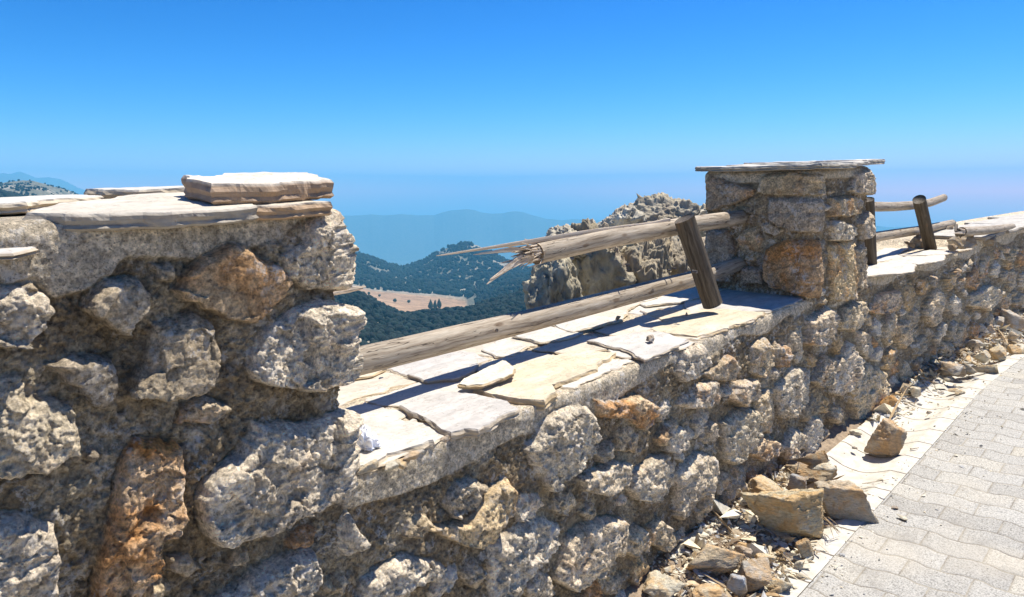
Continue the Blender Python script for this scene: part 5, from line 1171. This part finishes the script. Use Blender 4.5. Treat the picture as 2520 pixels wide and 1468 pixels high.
def forest():
    rg = np.random.default_rng(21); kinds = [tree_mesh(600 + k, k % 3 == 0) for k in range(6)]
    Vs, Fs, Cs = [], [], []; b = 0
    def add(n, a0, a1, r0, r1, dens, h0, h1):
        nonlocal b
        a = rg.uniform(a0, a1, n); r = np.sqrt(rg.uniform(r0 * r0, r1 * r1, n))
        x = r * (ca * np.cos(a) + sa * np.sin(a)); y = r * (sa * np.cos(a) - ca * np.sin(a)); p = np.stack([x, y, x * 0], -1)
        nz_ = fbm(p / np.array([45, 45, 1.0]), 3, 13) + 0.5 * fbm(p / np.array([14, 14, 1.0]), 2, 18)
        i = np.clip(np.searchsorted(az, a) - 1, 0, len(az) - 1); j = np.clip(np.searchsorted(rr, r) - 1, 0, len(rr) - 1)
        keep = (nz_ > dens) & (LF[i, j] < 0.04)
        a, r, x, y = a[keep], r[keep], x[keep], y[keep]; z = land_z(a, r)
        for q in range(len(a)):
            Vt, Ft = kinds[rg.integers(6)]; h = rg.uniform(h0, h1); w = h * rg.uniform(0.38, 0.6); c, s = math.cos(q), math.sin(q)
            P_ = np.stack([(Vt[:, 0] * c - Vt[:, 1] * s) * w + x[q], (Vt[:, 0] * s + Vt[:, 1] * c) * w + y[q], Vt[:, 2] * h + z[q] - 0.3], 1)
            Vs.append(P_.astype(np.float32)); Fs.append(Ft + b); b += len(Vt)
            Cs.append(np.tile(np.array([0.018, 0.025, 0.020]) * rg.uniform(0.6, 1.4) * np.array([rg.uniform(0.85, 1.2), 1, 1]), (len(Vt), 1)).astype(np.float32))
    add(9500, -0.27, 0.13, 1100, 1720, -0.27, 4.5, 8)
    add(5200, -0.27, 0.13, 300, 600, -0.32, 2.5, 5.5)
    add(1500, -0.05, 0.13, 600, 1150, -0.42, 3.5, 7)
    add(1000, -0.27, -0.17, 600, 900, -0.35, 3.5, 6)
    add(1500, -0.64, -0.5, 1050, 1720, -0.15, 2.2, 4)
    add(9000, -0.85, -0.27, 300, 1050, -0.35, 3.5, 7); add(3500, -0.85, -0.64, 1050, 1720, -0.35, 4.5, 8); add(3500, -0.5, -0.27, 1050, 1720, -0.35, 4.5, 8); add(5000, 0.13, 0.5, 300, 1720, -0.35, 4, 8)
    o = mesh_obj('forest', np.concatenate(Vs), np.concatenate(Fs), M_FOREST, None, True, np.concatenate(Cs)); tag(o, kind='stuff')
forest()
# single trees on the brown field
def field_tree(u, v, h, label, seed):
    a = azim(u, v); e = elev(u, v)
    rs = np.arange(600, 1150, 2.0); zs = land_z(np.full(len(rs), a), rs); k = int(np.argmin(np.abs(zs / rs - e) + (rs < 640) * 1.0)); r = rs[k]
    x = r * (ca * math.cos(a) + sa * math.sin(a)); y = r * (sa * math.cos(a) - ca * math.sin(a)); z = zs[k]
    root = tag(empty('conifer_tree' if h > 9 else 'field_tree', (x, y, z)), label, 'tree', 'trees standing on the brown field')
    V, F = tree_mesh(seed, h > 9); w = h * (0.22 if h > 9 else 0.5)
    mesh_obj('crown', V * np.array([w, w, h * 0.88]) + np.array([0, 0, h * 0.14]), F, M_FOREST, root, True, np.tile(np.array([0.05, 0.065, 0.035]), (len(V), 1)))
    n = 8; t = np.linspace(0, 6.28, n, endpoint=False); R0 = h * 0.035
    Vt = np.r_[np.c_[np.cos(t) * R0, np.sin(t) * R0, np.full(n, -0.5)], np.c_[np.cos(t) * R0 * 0.6, np.sin(t) * R0 * 0.6, np.full(n, h * 0.35)]]
    mesh_obj('trunk', Vt, [(i, (i + 1) % n, n + (i + 1) % n, n + i) for i in range(n)], M_TWIG, root)
for k, (u, v, h, lb) in enumerate(((1060, 764, 13, 'left tall conifer of the row at the field corner'), (1071, 763, 12, 'middle tall conifer of the row at the field corner'), (1081, 764, 14, 'right tall conifer of the row at the field corner'),
                                   (972, 744, 5, 'larger dark bush tree in the middle of the brown field'), (1006, 746, 4.5, 'small round bush on the right half of the brown field'), (833 + 75, 725, 4, 'bush at the far left corner of the brown field'),
                                   (934, 730, 3.5, 'small bush near the upper edge of the brown field'), (889 + 5, 771 - 40, 4, 'bush at the left tip of the brown field'))):
    field_tree(u, v, h, lb, 700 + k)
# steep bank right behind the wall
def bank():
    x = nonuniform(-12, 26, lambda q: 0.25); y = np.r_[np.linspace(1.75, 6, 26), np.linspace(6.6, 30, 22)]
    X, Y = np.meshgrid(x, y, indexing='ij'); q = np.stack([X, Y, X * 0], -1)
    Z = -1.45 - 0.62 * (Y - 1.75) + (0.12 + 0.03 * (Y - 1.75)) * fbm(q * 0.9, 5, 27)
    tag(mesh_obj('rocky_bank', lift(np.stack([X, Y, Z], -1)).reshape(-1, 3), grid_faces(len(x), len(y)), M_CRAG, None, True, np.tile(np.array([0.33, 0.29, 0.22]), (X.size, 1))), kind='structure')
bank()

# ------------------------------------------------------------------ the air
def haze():
    z0, z1 = -1000.0, 245.0
    V = [(x, y, z) for z in (z0, z1) for x, y in ((-3000, -9000), (9700, -9000), (9700, 9700), (-3000, 9700))]
    F = [(3, 2, 1, 0), (4, 5, 6, 7), (0, 1, 5, 4), (1, 2, 6, 5), (2, 3, 7, 6), (3, 0, 4, 7)]
    m = bpy.data.materials.new('thin_blue_air'); m.use_nodes = True; n = m.node_tree.nodes; n.clear()
    out = n.new('ShaderNodeOutputMaterial'); v = n.new('ShaderNodeVolumePrincipled'); v.inputs['Color'].default_value = (0.185, 0.66, 1.0, 1)
    v.inputs['Density'].default_value = HAZE; v.inputs['Anisotropy'].default_value = 0.0
    m.node_tree.links.new(v.outputs[0], out.inputs['Volume'])
    o = mesh_obj('haze', V, F, m, None, False); tag(o, kind='stuff')
HAZE = 0.00020
haze()
